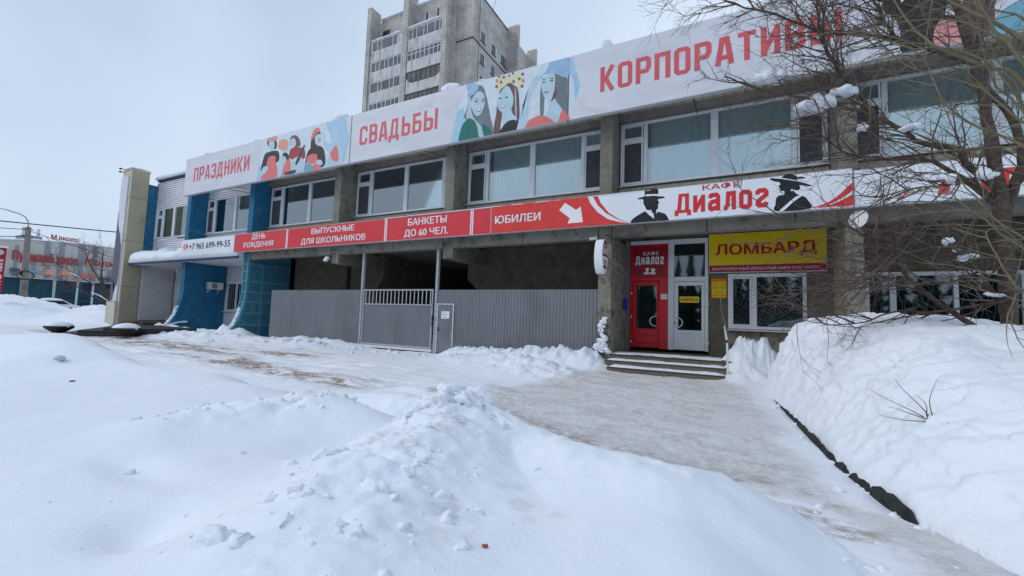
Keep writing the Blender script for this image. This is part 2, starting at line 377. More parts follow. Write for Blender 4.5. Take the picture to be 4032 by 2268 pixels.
PR_BIG=[('paleblue',0,[(-8.82,7.478),(-8.528,8.788),(-8.23,9.491),(-7.001,9.519),(-4.465,9.546),(-4.443,7.474),(-6.208,7.469)]),('midblue',0,[(-8.82,7.478),(-8.567,8.68),(-8.323,8.707),(-8.215,8.304),(-8.429,7.478)]),('midblue',0,[(-6.208,7.469),(-6.031,7.878),(-5.906,8.629),(-5.731,9.014),(-5.754,8.596),(-6.042,8.162)]),('hairgrey',1,[(-8.15,9.205),(-7.918,9.361),(-7.705,9.388),(-7.53,9.272),(-7.435,9.044),(-7.338,8.725),(-7.262,8.413),(-7.187,8.103),(-7.092,7.792),(-7.1,7.502),(-7.324,7.469),(-7.658,7.46),(-7.93,7.798),(-8.213,8.266),(-8.306,8.36),(-8.186,8.602),(-8.135,8.896)]),('hairlight',1,[(-8.124,9.123),(-8.003,8.868),(-7.988,8.562),(-7.865,8.236),(-7.551,7.878),(-7.408,7.502),(-7.616,7.475),(-7.843,7.782),(-8.171,8.295),(-8.127,8.742)]),('skin',2,[(-7.923,9.002),(-7.779,9.152),(-7.608,9.128),(-7.473,8.94),(-7.452,8.675),(-7.534,8.431),(-7.654,8.288),(-7.805,8.329),(-7.944,8.553),(-8.012,8.794)]),('green',2,[(-8.416,7.476),(-8.406,7.884),(-8.294,8.129),(-8.082,8.271),(-7.861,8.16),(-7.721,7.909),(-7.656,7.6),(-7.658,7.46)]),('green',2,[(-7.52,7.946),(-7.255,7.786),(-7.091,7.501),(-7.407,7.476)]),('hatblue',3,[(-8.23,9.491),(-8.056,9.527),(-7.837,9.483),(-7.735,9.3),(-7.864,9.141),(-8.079,9.086),(-8.176,9.287)]),('dark',3,[(-7.872,8.84),(-7.786,8.844),(-7.737,8.803),(-7.805,8.795)]),('dark',3,[(-7.584,8.789),(-7.517,8.801),(-7.456,8.765),(-7.514,8.748)]),('dark',3,[(-7.884,8.91),(-7.768,8.923),(-7.732,8.885),(-7.789,8.897)]),('dark',3,[(-7.574,8.858),(-7.478,8.867),(-7.451,8.824),(-7.51,8.836)]),('lip',3,[(-7.827,8.529),(-7.707,8.519),(-7.58,8.53),(-7.619,8.441),(-7.711,8.43)]),('white',4,[(-7.792,8.518),(-7.706,8.508),(-7.605,8.513),(-7.641,8.468),(-7.713,8.468)]),('hairred',1,[(-6.895,8.923),(-6.742,9.107),(-6.506,9.18),(-6.265,9.033),(-6.159,8.757),(-6.119,8.392),(-6.094,8.031),(-6.136,7.809),(-6.3,7.877),(-6.465,8.106),(-6.649,8.795)]),('hairred',1,[(-6.953,8.569),(-6.979,8.209),(-7.045,7.857),(-7.058,7.477),(-6.835,7.463),(-6.789,7.809),(-6.752,8.163),(-6.833,8.398)]),('skin',2,[(-6.891,8.83),(-6.777,8.999),(-6.582,9.099),(-6.394,8.81),(-6.343,8.511),(-6.412,8.274),(-6.537,8.156),(-6.725,8.194),(-6.905,8.376),(-6.98,8.611)]),('skin',2,[(-6.706,8.208),(-6.431,8.26),(-6.347,8.082),(-6.176,7.853),(-6.523,7.794),(-6.721,7.796)]),('black',2,[(-6.836,7.474),(-6.733,7.69),(-6.534,7.861),(-6.3,7.877),(-6.144,7.822),(-6.167,7.621),(-6.2,7.468)]),('hairlight',3,[(-6.298,8.86),(-6.259,8.851),(-6.201,7.911),(-6.24,7.918)]),('bow',3,[(-7.04,9.473),(-6.922,9.573),(-6.676,9.476),(-6.51,9.301),(-6.396,9.389),(-6.206,9.516),(-6.009,9.402),(-5.961,9.104),(-6.03,8.899),(-6.264,8.997),(-6.507,9.198),(-6.701,9.098),(-6.9,9.041),(-7.05,9.216)]),('dark',3,[(-6.912,8.736),(-6.848,8.751),(-6.79,8.709),(-6.854,8.701)]),('dark',3,[(-6.662,8.71),(-6.599,8.725),(-6.534,8.689),(-6.597,8.674)]),('lip',3,[(-6.893,8.476),(-6.764,8.456),(-6.628,8.449),(-6.673,8.379),(-6.792,8.375),(-6.854,8.417)]),('white',4,[(-6.868,8.463),(-6.763,8.449),(-6.647,8.442),(-6.69,8.404),(-6.793,8.404)]),('hairgrey',1,[(-5.335,9.13),(-5.212,8.891),(-5.229,8.272),(-5.252,7.822),(-5.361,7.843),(-5.382,8.513),(-5.358,8.926)]),('hairgrey',2,[(-4.931,9.083),(-4.612,8.96),(-4.471,8.824),(-4.459,8.375),(-4.43,7.485),(-4.618,7.87),(-4.796,8.043),(-4.946,8.347),(-4.892,8.712)]),('hairred',3,[(-4.903,8.715),(-4.847,8.599),(-4.824,8.389),(-4.943,8.244),(-5.013,8.225),(-4.947,8.382)]),('skin',3,[(-5.327,9.086),(-4.931,9.083),(-4.888,8.814),(-4.914,8.477),(-5.052,8.33),(-5.196,8.347),(-5.312,8.602),(-5.357,8.891)]),('skin',2,[(-5.124,8.345),(-4.946,8.347),(-4.763,8.104),(-4.618,7.87),(-4.537,7.653),(-4.747,7.505),(-5.249,7.725),(-5.077,7.965)]),('hatblue',4,[(-5.187,9.268),(-5.053,9.617),(-4.946,9.623),(-4.465,9.536),(-4.458,8.882),(-4.932,9.118),(-5.33,9.181)]),('skin',2,[(-5.365,9.155),(-5.504,8.89),(-5.716,8.552),(-5.794,8.112),(-5.81,7.485),(-6.189,7.476),(-6.031,7.878),(-5.866,8.55),(-5.731,9.014),(-5.55,9.182)]),('coral',3,[(-5.762,7.483),(-5.799,7.692),(-5.616,7.796),(-5.325,7.836),(-5.033,7.683),(-4.781,7.498),(-4.618,7.87),(-4.477,7.708),(-4.444,7.484)]),('dark',4,[(-5.322,8.924),(-5.264,8.931),(-5.212,8.898),(-5.27,8.887)]),('dark',4,[(-5.062,8.911),(-4.99,8.921),(-4.933,8.887),(-4.996,8.874)]),('dark',4,[(-5.331,8.996),(-5.252,9.012),(-5.214,8.975),(-5.265,8.98)]),('dark',4,[(-5.071,8.982),(-4.982,8.988),(-4.92,8.946),(-4.981,8.953)]),('lip',4,[(-5.26,8.569),(-5.167,8.583),(-5.058,8.558),(-5.147,8.53),(-5.23,8.538)]),('purple',4,[(-6.866,9.504),(-6.88,9.469),(-6.917,9.461),(-6.956,9.487),(-6.973,9.53),(-6.959,9.566),(-6.922,9.573),(-6.883,9.548)]),('blue',4,[(-6.682,9.415),(-6.696,9.38),(-6.732,9.372),(-6.77,9.398),(-6.787,9.441),(-6.773,9.476),(-6.737,9.484),(-6.699,9.458)]),('coral',4,[(-6.484,9.425),(-6.497,9.39),(-6.533,9.383),(-6.571,9.408),(-6.588,9.451),(-6.574,9.486),(-6.538,9.493),(-6.5,9.468)]),('coral',4,[(-6.941,9.353),(-6.955,9.317),(-6.992,9.31),(-7.031,9.335),(-7.048,9.378),(-7.034,9.414),(-6.997,9.422),(-6.958,9.396)]),('blue',4,[(-6.784,9.271),(-6.798,9.236),(-6.835,9.228),(-6.873,9.253),(-6.89,9.296),(-6.876,9.332),(-6.839,9.339),(-6.801,9.314)]),('purple',4,[(-6.306,9.179),(-6.319,9.144),(-6.355,9.137),(-6.392,9.161),(-6.408,9.204),(-6.395,9.239),(-6.359,9.246),(-6.322,9.222)]),('blue',4,[(-6.099,9.223),(-6.112,9.188),(-6.147,9.181),(-6.183,9.206),(-6.2,9.248),(-6.186,9.283),(-6.151,9.29),(-6.115,9.265)]),('purple',4,[(-5.981,9.352),(-5.994,9.317),(-6.029,9.31),(-6.065,9.335),(-6.081,9.377),(-6.068,9.412),(-6.033,9.419),(-5.997,9.394)]),('coral',4,[(-5.957,9.125),(-5.971,9.09),(-6.006,9.083),(-6.041,9.107),(-6.058,9.149),(-6.044,9.184),(-6.009,9.191),(-5.973,9.167)]),('purple',4,[(-5.989,8.947),(-6.003,8.912),(-6.037,8.905),(-6.073,8.929),(-6.09,8.97),(-6.076,9.005),(-6.041,9.013),(-6.005,8.989)]),('blue',4,[(-6.341,9.484),(-6.354,9.449),(-6.39,9.442),(-6.427,9.467),(-6.444,9.51),(-6.43,9.545),(-6.394,9.552),(-6.357,9.527)]),('purple',4,[(-6.949,9.156),(-6.963,9.12),(-7.0,9.112),(-7.039,9.137),(-7.056,9.18),(-7.042,9.216),(-7.005,9.224),(-6.967,9.199)])]
PR_CHEF=[('paleblue',0,[(-20.118,7.546),(-19.909,8.813),(-19.438,9.585),(-14.267,9.513),(-13.934,8.517),(-14.227,7.529)]),('midblue',0,[(-15.499,9.521),(-14.267,9.513),(-13.934,8.517),(-14.215,7.536),(-14.735,8.29)]),('midblue',0,[(-20.118,7.546),(-19.981,8.412),(-19.693,8.064),(-19.792,7.557)]),('pink',3,[(-19.452,9.572),(-18.882,9.564),(-18.804,9.298),(-19.427,9.368)]),('black',1,[(-19.469,9.385),(-18.835,9.303),(-18.745,8.936),(-19.04,8.923),(-19.38,9.115)]),('skin',2,[(-19.341,9.312),(-18.991,9.294),(-18.91,9.013),(-19.093,8.84),(-19.312,9.078)]),('black',1,[(-19.82,7.979),(-19.647,8.671),(-19.329,8.826),(-18.633,8.767),(-18.474,8.394),(-18.646,8.219),(-19.485,8.01)]),('coral',2,[(-19.37,8.375),(-19.252,8.586),(-18.8,8.542),(-18.724,8.231),(-18.505,7.544),(-19.749,7.536),(-19.541,7.941)]),('skin',3,[(-19.675,8.112),(-19.423,8.154),(-19.248,8.028),(-19.537,7.778),(-19.791,7.873)]),('peach',3,[(-18.627,8.917),(-18.535,9.242),(-18.077,9.224),(-17.902,8.997),(-18.092,8.692)]),('skin',2,[(-18.208,9.048),(-17.887,8.994),(-17.862,8.646),(-18.122,8.627)]),('black',1,[(-18.231,8.595),(-17.846,8.496),(-17.711,8.085),(-18.169,8.052)]),('skin',2,[(-18.559,8.008),(-18.325,8.421),(-17.975,8.319),(-17.944,7.521),(-18.449,7.522)]),('coral',3,[(-18.028,8.13),(-17.683,8.227),(-17.656,7.591),(-18.185,7.538)]),('hairred',1,[(-17.803,9.178),(-17.57,9.334),(-17.227,9.186),(-17.026,8.852),(-17.141,8.726),(-17.658,8.8)]),('skin',2,[(-17.781,9.115),(-17.479,9.171),(-17.357,8.858),(-17.592,8.74)]),('darkred',1,[(-17.785,8.487),(-17.616,8.754),(-17.138,8.701),(-16.755,8.567),(-16.657,8.17),(-16.933,8.116),(-17.593,8.214)]),('skin',2,[(-17.619,8.12),(-16.946,8.238),(-16.624,7.525),(-17.53,7.516)]),('dark',3,[(-17.296,8.025),(-16.832,8.7),(-16.728,8.649),(-17.116,7.96)]),('dark',3,[(-17.989,7.659),(-17.266,7.683),(-17.3,7.534),(-17.871,7.531)]),('coral',3,[(-16.357,8.969),(-16.217,9.286),(-15.956,9.404),(-15.789,9.209),(-16.049,9.105),(-16.247,8.902)]),('black',1,[(-16.343,8.833),(-16.138,9.177),(-15.751,9.165),(-15.784,9.02),(-15.917,8.668),(-15.964,8.253),(-16.268,8.301)]),('skin',2,[(-16.088,9.017),(-15.741,9.06),(-15.737,8.685),(-16.004,8.659)]),('pink',4,[(-15.886,8.827),(-15.838,8.889),(-15.735,8.871),(-15.681,8.792),(-15.721,8.729),(-15.824,8.746)]),('black',2,[(-16.635,7.825),(-16.475,8.427),(-15.942,8.578),(-15.487,8.365),(-15.312,7.716),(-15.638,7.545),(-15.871,7.866),(-16.479,7.931)]),('coral',3,[(-16.528,7.938),(-16.419,8.22),(-15.903,8.188),(-15.852,7.817),(-16.066,7.791)]),('coral',3,[(-16.127,7.716),(-15.725,7.743),(-15.556,7.52),(-16.072,7.512)]),('steelblue',3,[(-16.622,7.833),(-16.218,7.813),(-16.141,7.521),(-16.623,7.511)]),('skin',3,[(-15.939,7.876),(-15.675,7.921),(-15.519,7.815),(-15.504,7.665),(-15.79,7.724)]),('paleskin',1,[(-15.618,9.038),(-15.488,9.061),(-15.276,8.561),(-14.898,8.682),(-15.029,9.256),(-14.889,9.276),(-14.803,9.031),(-14.528,8.8),(-14.427,8.511),(-14.339,8.226),(-14.293,7.569),(-15.046,7.509),(-15.441,7.55),(-15.098,8.064),(-15.424,8.401)]),('coral',2,[(-15.01,8.151),(-14.666,8.369),(-14.523,7.706),(-14.934,7.82)])]
PR_MAN=[('black',1,[(-2.164,4.993),(-2.165,5.107),(-2.133,5.16),(-1.999,5.168),(-1.839,5.141),(-1.794,5.074),(-1.798,4.939),(-1.706,4.913),(-1.622,4.879),(-1.666,4.847),(-1.784,4.84),(-1.805,4.8),(-1.77,4.726),(-1.804,4.688),(-1.798,4.637),(-1.821,4.55),(-1.94,4.538),(-2.1,4.561),(-2.141,4.635),(-2.196,4.754),(-2.206,4.869),(-2.32,4.881),(-2.362,4.899),(-2.321,4.924),(-2.185,4.952)]),('black',1,[(-2.505,4.214),(-2.492,4.324),(-2.342,4.426),(-2.18,4.511),(-2.14,4.513),(-2.058,4.425),(-1.889,4.209)]),('black',1,[(-1.833,4.467),(-1.65,4.423),(-1.585,4.37),(-1.528,4.217),(-1.787,4.212)]),('black',1,[(-1.953,4.562),(-1.847,4.538),(-1.854,4.455),(-1.81,4.214),(-1.889,4.214),(-1.918,4.432),(-1.966,4.473)]),('white',2,[(-2.126,5.003),(-1.944,4.992),(-1.811,4.977),(-1.695,4.903),(-1.917,4.946),(-2.115,4.95)])]
PR_WOM=[('black',1,[(0.872,5.07),(0.898,5.097),(1.023,5.094),(1.106,5.078),(1.19,5.143),(1.292,5.154),(1.393,5.104),(1.442,5.056),(1.455,4.956),(1.629,4.866),(1.72,4.811),(1.667,4.796),(1.49,4.846),(1.499,4.784),(1.468,4.733),(1.408,4.725),(1.36,4.75),(1.387,4.674),(1.486,4.59),(1.575,4.556),(1.633,4.477),(1.688,4.249),(0.994,4.246),(0.981,4.419),(0.997,4.567),(1.06,4.635),(1.159,4.644),(1.164,4.735),(1.092,4.738),(1.076,4.795),(1.052,4.88),(1.088,4.906),(1.064,4.971),(0.981,4.994),(0.897,5.042)]),('black',1,[(1.442,5.041),(1.512,5.056),(1.592,5.022),(1.611,5.0),(1.532,5.0),(1.452,5.005)]),('white',2,[(0.898,5.11),(1.147,5.063),(1.455,4.96),(1.455,4.941),(1.147,5.038),(0.902,5.094)]),('white',2,[(1.06,4.245),(1.139,4.33),(1.304,4.486),(1.426,4.579),(1.53,4.578),(1.486,4.548),(1.344,4.438),(1.148,4.245)]),('white',2,[(1.291,4.721),(1.328,4.779),(1.362,4.721)]),('red',1,[(1.694,4.251),(2.008,4.355),(2.255,4.531),(2.499,4.78),(2.495,4.594),(2.253,4.414),(2.007,4.296)]),('red',1,[(1.834,4.25),(2.101,4.311),(2.326,4.406),(2.495,4.487),(2.49,4.25),(2.1,4.254)])]
PR_SW=[('red',1,[(-6.558,5.088),(-5.058,5.117),(-3.829,5.14),(-3.737,4.877),(-3.517,4.601),(-3.177,4.363),(-2.849,4.262),(-2.509,4.212),(-4.116,4.2),(-6.521,4.145)]),('red',1,[(-3.678,5.146),(-3.528,5.147),(-3.429,4.89),(-3.181,4.572),(-2.85,4.337),(-2.561,4.236),(-2.849,4.312),(-3.264,4.562),(-3.522,4.835)]),('white',2,[(-4.551,5.0),(-4.73,4.787),(-4.383,4.502),(-4.447,4.345),(-3.966,4.352),(-4.042,4.837),(-4.187,4.747)])]

# ================================================================== GROUND
def axis(lo, hi, d0, g, gl=None, gh=None, kh=2.5):
    # cell size grows with distance
    a = [0.0]; 
    while a[-1] < hi: a.append(a[-1]+max(d0, (gh if (gh and a[-1] > kh) else g)*abs(a[-1])))
    b = [0.0]
    while b[-1] > lo: b.append(b[-1]-max(d0*(2 if gl else 1), (gl or g)*abs(b[-1])))
    return np.array(b[::-1][:-1]+a)
FIELD = [(-16,5.0),(-13,4.9),(-11,4.5),(-9.4,4.1),(-8.2,4.1),(-7.0,4.7),(-5.7,4.6),(-4.4,4.05),(-3.5,3.95),(-2.7,4.35),(-1.6,4.1),(-.75,3.85),(-.1,4.05),(.45,3.95),(.72,3.3),(.84,2.4),(1.0,1.2),(1.2,-2),(1.2,-12),(-60,-12),(-60,3.0)]
LOT = [(-9,10.6),(-13,11.2),(-19,10.8),(-27,9.4),(-32,7.5),(-60,7),(-60,4.5),(-16,5.1),(-10,4.6),(-6,5.2),(-4,5.6),(-6,9.2)]
PATH = [(-3.4,12.0),(-3.6,9.2),(-4.3,7.2),(-3.6,5.6),(-2.4,4.6),(-.7,4.1),(.5,4.0),(.85,3.2),(1.0,1.2),(1.3,-4),(4,-4),(3,2.6),(1.6,4.2),(.95,4.4),(.75,6.0),(.6,9.5),(.1,11.9)]
def ground_h(x, y):
    far = np.sqrt(x*x+y*y)
    # trodden, uneven base
    h = 0.03*fbm(x, y, .55, 3, 3)+0.012*fbm(x, y, 3.1, 3, 9)*np.clip(1.6-far/18, .3, 1)
    field = poly_sd(x, y, FIELD)
    lump_edge = .16*fbm(x, y, 1.1, 3, 21)
    t = sst(-.02, 1.15, -field+lump_edge)
    f = .30*t*(1+.10*fbm(x, y, .4, 2, 5))
    f = f+.05*sst(0, .14, -field+lump_edge*.7)
    A = ridge(x, y, [(-1.3,.9,.12),(-1.75,1.75,.22),(-2.02,3.05,.335),(-1.5,3.2,.19),(-.72,3.05,.15),(0,3.15,.07)], .52)
    Bq = ridge(x, y, [(-4.2,1.9,.10),(-4.05,2.75,.16),(-3.65,3.2,.20),(-3.3,3.25,.15)], .42)
    Lq = ridge(x, y, [(-14.5,3.0,.30),(-12.2,3.3,.42),(-10.9,3.05,.48),(-9.6,2.9,.36),(-8.6,2.9,.12)], 1.0)
    Dq = ridge(x, y, [(-8.6,3.3,.07),(-7.2,3.5,.10),(-6.4,3.6,.02)], .7)
    hollow = -.12*np.exp(-((x+2.45)**2/.05+(y-1.05)**2/.03))-.05*np.exp(-((x+3.3)**2/.18+(y-1.35)**2/.02))
    valley = -.14*np.exp(-((x+2.92)**2/.12+(y-2.75)**2/.5))
    Cq = ridge(x, y, [(-5.4,4.9,.10),(-4.2,4.9,.20),(-3.4,5.0,.12)], .45)+ridge(x, y, [(-5.0,6.3,.08),(-4.0,6.7,.13)], .5)
    h = h+Cq*(1+.9*(billow(x, y, 2.4, 3, 37)-.5))
    lm = np.clip(A*3.2+ridge(x, y, [(-4.1,2.3,1),(-3.9,3.0,1)], .35)*.8, 0, 1)*t
    bil = billow(x, y, 2.6, 4, 31)-.55
    wx = x+.08*fbm(x, y, 3, 2, 34); wy = y+.08*fbm(x, y, 3, 2, 35)
    blocks = np.floor(vnoise(wx*4.6, wy*4.6, 36)*5)/5
    lumps = lm*(.15*bil+.055*blocks+.085*(billow(wx, wy, 6.5, 5, 33, .62)-.5))
    soft = (.036*fbm(x, y, .8, 4, 41)+.0045*fbm(x, y, 4.2, 3, 43))*t
    pt = sst(-.1, .5, -poly_sd(x, y, PATH))
    h = h+pt*(.022*(billow(x, y*1.2, 3.2, 3, 38, .62)-.5)+.028*(billow(x, y*1.2, 8.5, 3, 39, .6)-.5)*np.clip(1.4-far/14, 0, 1))
    h = h*(1-t)+f+(A+Bq+Lq+Dq)*sst(0, .5, -field+.1)+hollow+valley*t+lumps+soft
    # drifts along the fence and facade, shoved up and lumpy
    drift = ridge(x, y, [(-19.2,12.25,.10),(-16.5,12.0,.24),(-14.6,12.0,.25),(-13.6,12.1,.16),(-13.1,12.3,.0)], .75)
    drift = np.maximum(drift, ridge(x, y, [(-8.9,12.3,.02),(-8.3,12.2,.30),(-6.5,12.1,.37),(-3.75,12.2,.44)], .62))
    drift = np.maximum(drift, ridge(x, y, [(-7.4,10.9,.20),(-5.2,10.3,.32),(-4.1,9.9,.26)], 1.0))
    drift = np.maximum(drift, ridge(x, y, [(-21.8,12.0,.50),(-21.0,12.2,.35)], .6))
    drift = np.maximum(drift, ridge(x, y, [(-30,12.9,.2),(-27.2,11.5,.40),(-25.5,12.3,.22),(-23,12.2,.24),(-19.5,12.3,.12)], .8))
    drift = np.maximum(drift, ridge(x, y, [(-25,9.7,.16),(-21,10.4,.28),(-18,10.8,.20),(-14.5,11.2,.18)], .9))
    drift = np.maximum(drift, ridge(x, y, [(.30,12.9,.85),(.75,13.2,.80)], .62))
    drift = np.maximum(drift, ridge(x, y, [(.2,12.0,.25),(.4,12.2,.3)], .45))
    h = h+drift*(1+.95*(billow(x, y, 1.9, 4, 51, .6)-.5)+.35*fbm(x, y, 5, 3, 53))
    # ruts and clods over the car park
    lot = sst(.0, .9, -poly_sd(x, y, LOT))
    h = h+lot*(.13*(billow(x*.5, y*1.5, 1.6, 4, 61, .6)-.5))+.05*(1-lot)*sst(8, 9, y)*(billow(x, y, 1.5, 4, 63, .6)-.5)
    # ploughed heaps across the road
    farp = ridge(x, y, [(-82,18,1.5),(-62,14.0,1.75),(-54,12.6,1.1)], 4.5)
    farp = np.maximum(farp, ridge(x, y, [(-62,22,1.1),(-50,16.2,1.1),(-41,14.2,.85),(-36,13.2,.55)], 2.4))
    farp = np.maximum(farp, ridge(x, y, [(-74,10,1.0),(-62,8,1.3)], 4.5))
    h = h+farp*(1+.7*(billow(x, y, .55, 5, 71, .6)-.5))
    return h
gx = axis(-320, 60, .022, .0088, None, .03, 2.2); gy = axis(-25, 300, .022, .0088, .05, .03, 40)
gx = np.concatenate([[-2500, -900], gx, [200, 1500]]); gy = np.concatenate([[-1500, -200], gy, [900, 2500]])
X, Y = np.meshgrid(gx, gy); H = ground_h(X, Y)
def grid_mesh(name, X, Y, Z, m, parent=None, attrs=None):
    ny, nx = X.shape; co = np.stack([X, Y, Z], -1).reshape(-1, 3).astype(np.float32)
    i = np.arange(ny*nx).reshape(ny, nx); q = np.stack([i[:-1,:-1], i[:-1,1:], i[1:,1:], i[1:,:-1]], -1).reshape(-1, 4)
    me = bpy.data.meshes.new(name); me.vertices.add(len(co)); me.vertices.foreach_set('co', co.ravel())
    me.loops.add(q.size); me.loops.foreach_set('vertex_index', q.ravel().astype(np.int32)); me.polygons.add(len(q))
    me.polygons.foreach_set('loop_start', np.arange(0, q.size, 4, dtype=np.int32)); me.polygons.foreach_set('loop_total', np.full(len(q), 4, np.int32))
    me.polygons.foreach_set('use_smooth', np.ones(len(q), bool)); me.update(calc_edges=True)
    for k, a in (attrs or {}).items():
        at = me.attributes.new(k, 'FLOAT', 'POINT'); at.data.foreach_set('value', a.ravel().astype(np.float32))
    me.materials.append(m); o = bpy.data.objects.new(name, me); COL.objects.link(o); return adopt(o, parent)
# where the ground is trodden ice and where sand and dirt lie (marks with a shape of their own)
ice = np.maximum(sst(-.05, .35, -poly_sd(X, Y, PATH)+.25*fbm(X, Y, 1.3, 3, 81)), .30*sst(0, 1.0, -poly_sd(X, Y, LOT)+.3*fbm(X, Y, .8, 3, 83)))
ice = ice*(1-sst(.10, .2, H))
ice = np.maximum(ice, .75*sst(-30, -34, X)*sst(4.2, 5.2, Y)*(1-sst(.1, .3, H))*(Y < 9.0))
def streak(P, r, s): return ridge(X, Y, P, r)*(0.12+1.5*sst(.42, .60, vnoise(X*1.1, Y*2.6, s)*.5+vnoise(X*4, Y*9, s+1)*.3+vnoise(X*9, Y*14, s+2)*.2))
dirt = streak([(-31,8.3,.7),(-24,8.3,.8),(-19,8.0,1.0),(-14.5,8.1,1.0),(-12,8.9,.7)], .85, 91)
dirt = np.maximum(dirt, streak([(-15,6.3,.7),(-11.2,6.6,1.0),(-8.6,6.2,.8),(-6,6.2,.4)], .42, 93))
dirt = np.maximum(dirt, streak([(-19,8.6,.8),(-14,7.4,.9),(-10,6.3,.9),(-6.5,5.9,.7)], .38, 94))
dirt = np.maximum(dirt, streak([(-4.6,6.2,.5),(-2.6,5.2,.45),(-1.0,4.5,.35),(.5,4.25,.42),(1.05,3.1,.5),(1.35,1.5,.55)], .38, 95))
dirt = np.maximum(dirt, .24*sst(-.1, .5, -poly_sd(X, Y, PATH))*sst(.50, .60, vnoise(X*2.2, Y*3.4, 97)*.55+vnoise(X*7, Y*10, 98)*.45))
dirt = dirt*(1-sst(.12, .24, H))
spot = ridge(X, Y, [(-1.7,2.0,1),(-1.95,2.9,1)], .45)*sst(.62, .76, vnoise(X*7, Y*7, 99)*.6+vnoise(X*19, Y*19, 100)*.4)*.38
spot = np.maximum(spot, ridge(X, Y, [(-1.0,2.15,1),(-1.2,1.7,1)], .22)*sst(.55, .7, vnoise(X*9, Y*9, 101))*.3)
dirt = np.maximum(dirt, spot)

def snow_ground_material():
    m = bpy.data.materials.new('snow_ice_and_dirt'); m.use_nodes = True; n = m.node_tree; P = n.nodes['Principled BSDF']; L = n.links
    P.inputs['Specular IOR Level'].default_value = .2
    tcn = n.nodes.new('ShaderNodeTexCoord')
    def nz(s, d=5, r=.6, st=(1,1,1)):
        mp = n.nodes.new('ShaderNodeMapping'); mp.inputs['Scale'].default_value = st; L.new(tcn.outputs['Object'], mp.inputs[0])
        z = n.nodes.new('ShaderNodeTexNoise'); z.inputs['Scale'].default_value = s; z.inputs['Detail'].default_value = d; z.inputs['Roughness'].default_value = r; L.new(mp.outputs[0], z.inputs['Vector']); return z.outputs['Fac']
    def ramp(src, a, b, ca=(0,0,0), cb=(1,1,1)):
        r = n.nodes.new('ShaderNodeValToRGB'); r.color_ramp.elements[0].position = a; r.color_ramp.elements[1].position = b
        r.color_ramp.elements[0].color = (*ca, 1); r.color_ramp.elements[1].color = (*cb, 1); L.new(src, r.inputs[0]); return r.outputs[0]
    def mixc(f, a, b):
        x = n.nodes.new('ShaderNodeMix'); x.data_type = 'RGBA'
        L.new(f, x.inputs[0]); L.new(a, x.inputs[6]); L.new(b, x.inputs[7]); return x.outputs[2]
    def mul(a, b):
        x = n.nodes.new('ShaderNodeMath'); x.operation = 'MULTIPLY'; x.use_clamp = True; L.new(a, x.inputs[0]); L.new(b, x.inputs[1]); return x.outputs[0]
    ai = n.nodes.new('ShaderNodeAttribute'); ai.attribute_name = 'ice'; ad = n.nodes.new('ShaderNodeAttribute'); ad.attribute_name = 'dirt'
    clean = ramp(nz(1.3, 4), .3, .7, (.79,.83,.90), (.84,.87,.925))
    icec = ramp(nz(17, 7, .8, (1,1.3,1)), .42, .56, (.70,.67,.62), (.89,.90,.92))
    icec2 = mixc(ramp(nz(1.1, 3), .45, .6), icec, ramp(nz(9, 5), .35, .65, (.80,.79,.77), (.88,.89,.91)))
    dirtc = ramp(nz(11, 6, .7), .32, .68, (.17,.105,.075), (.40,.31,.23))
    c = mixc(mul(ai.outputs['Fac'], ramp(nz(3.2, 6, .7), .30, .52)), clean, icec2)
    c = mixc(mul(ad.outputs['Fac'], ramp(nz(7, 6, .75, (1,2,1)), .36, .56)), c, dirtc)
    L.new(c, P.inputs['Base Color'])
    rr = n.nodes.new('ShaderNodeMix'); rr.data_type = 'FLOAT'; rr.inputs[2].default_value = .75; rr.inputs[3].default_value = .5; L.new(ai.outputs['Fac'], rr.inputs[0]); L.new(rr.outputs[0], P.inputs['Roughness'])
    b = n.nodes.new('ShaderNodeBump'); b.inputs['Distance'].default_value = .03; b.inputs['Strength'].default_value = .25; L.new(nz(26, 5, .65), b.inputs['Height'])
    b2 = n.nodes.new('ShaderNodeBump'); b2.inputs['Distance'].default_value = .05; b2.inputs['Height'].default_value = 0; L.new(nz(10, 6, .75, (1,1.3,1)), b2.inputs['Height'])
    sm = n.nodes.new('ShaderNodeMath'); sm.operation = 'MULTIPLY'; sm.inputs[1].default_value = .9; L.new(ai.outputs['Fac'], sm.inputs[0]); L.new(sm.outputs[0], b2.inputs['Strength'])
    L.new(b.outputs[0], b2.inputs['Normal']); L.new(b2.outputs[0], P.inputs['Normal'])
    return m
K['ground'] = snow_ground_material()
struct(grid_mesh('ground', X, Y, H, K['ground'], attrs={'ice': ice, 'dirt': dirt}))
def gz(x, y): return float(ground_h(np.array([[x]], float), np.array([[y]], float))[0, 0])

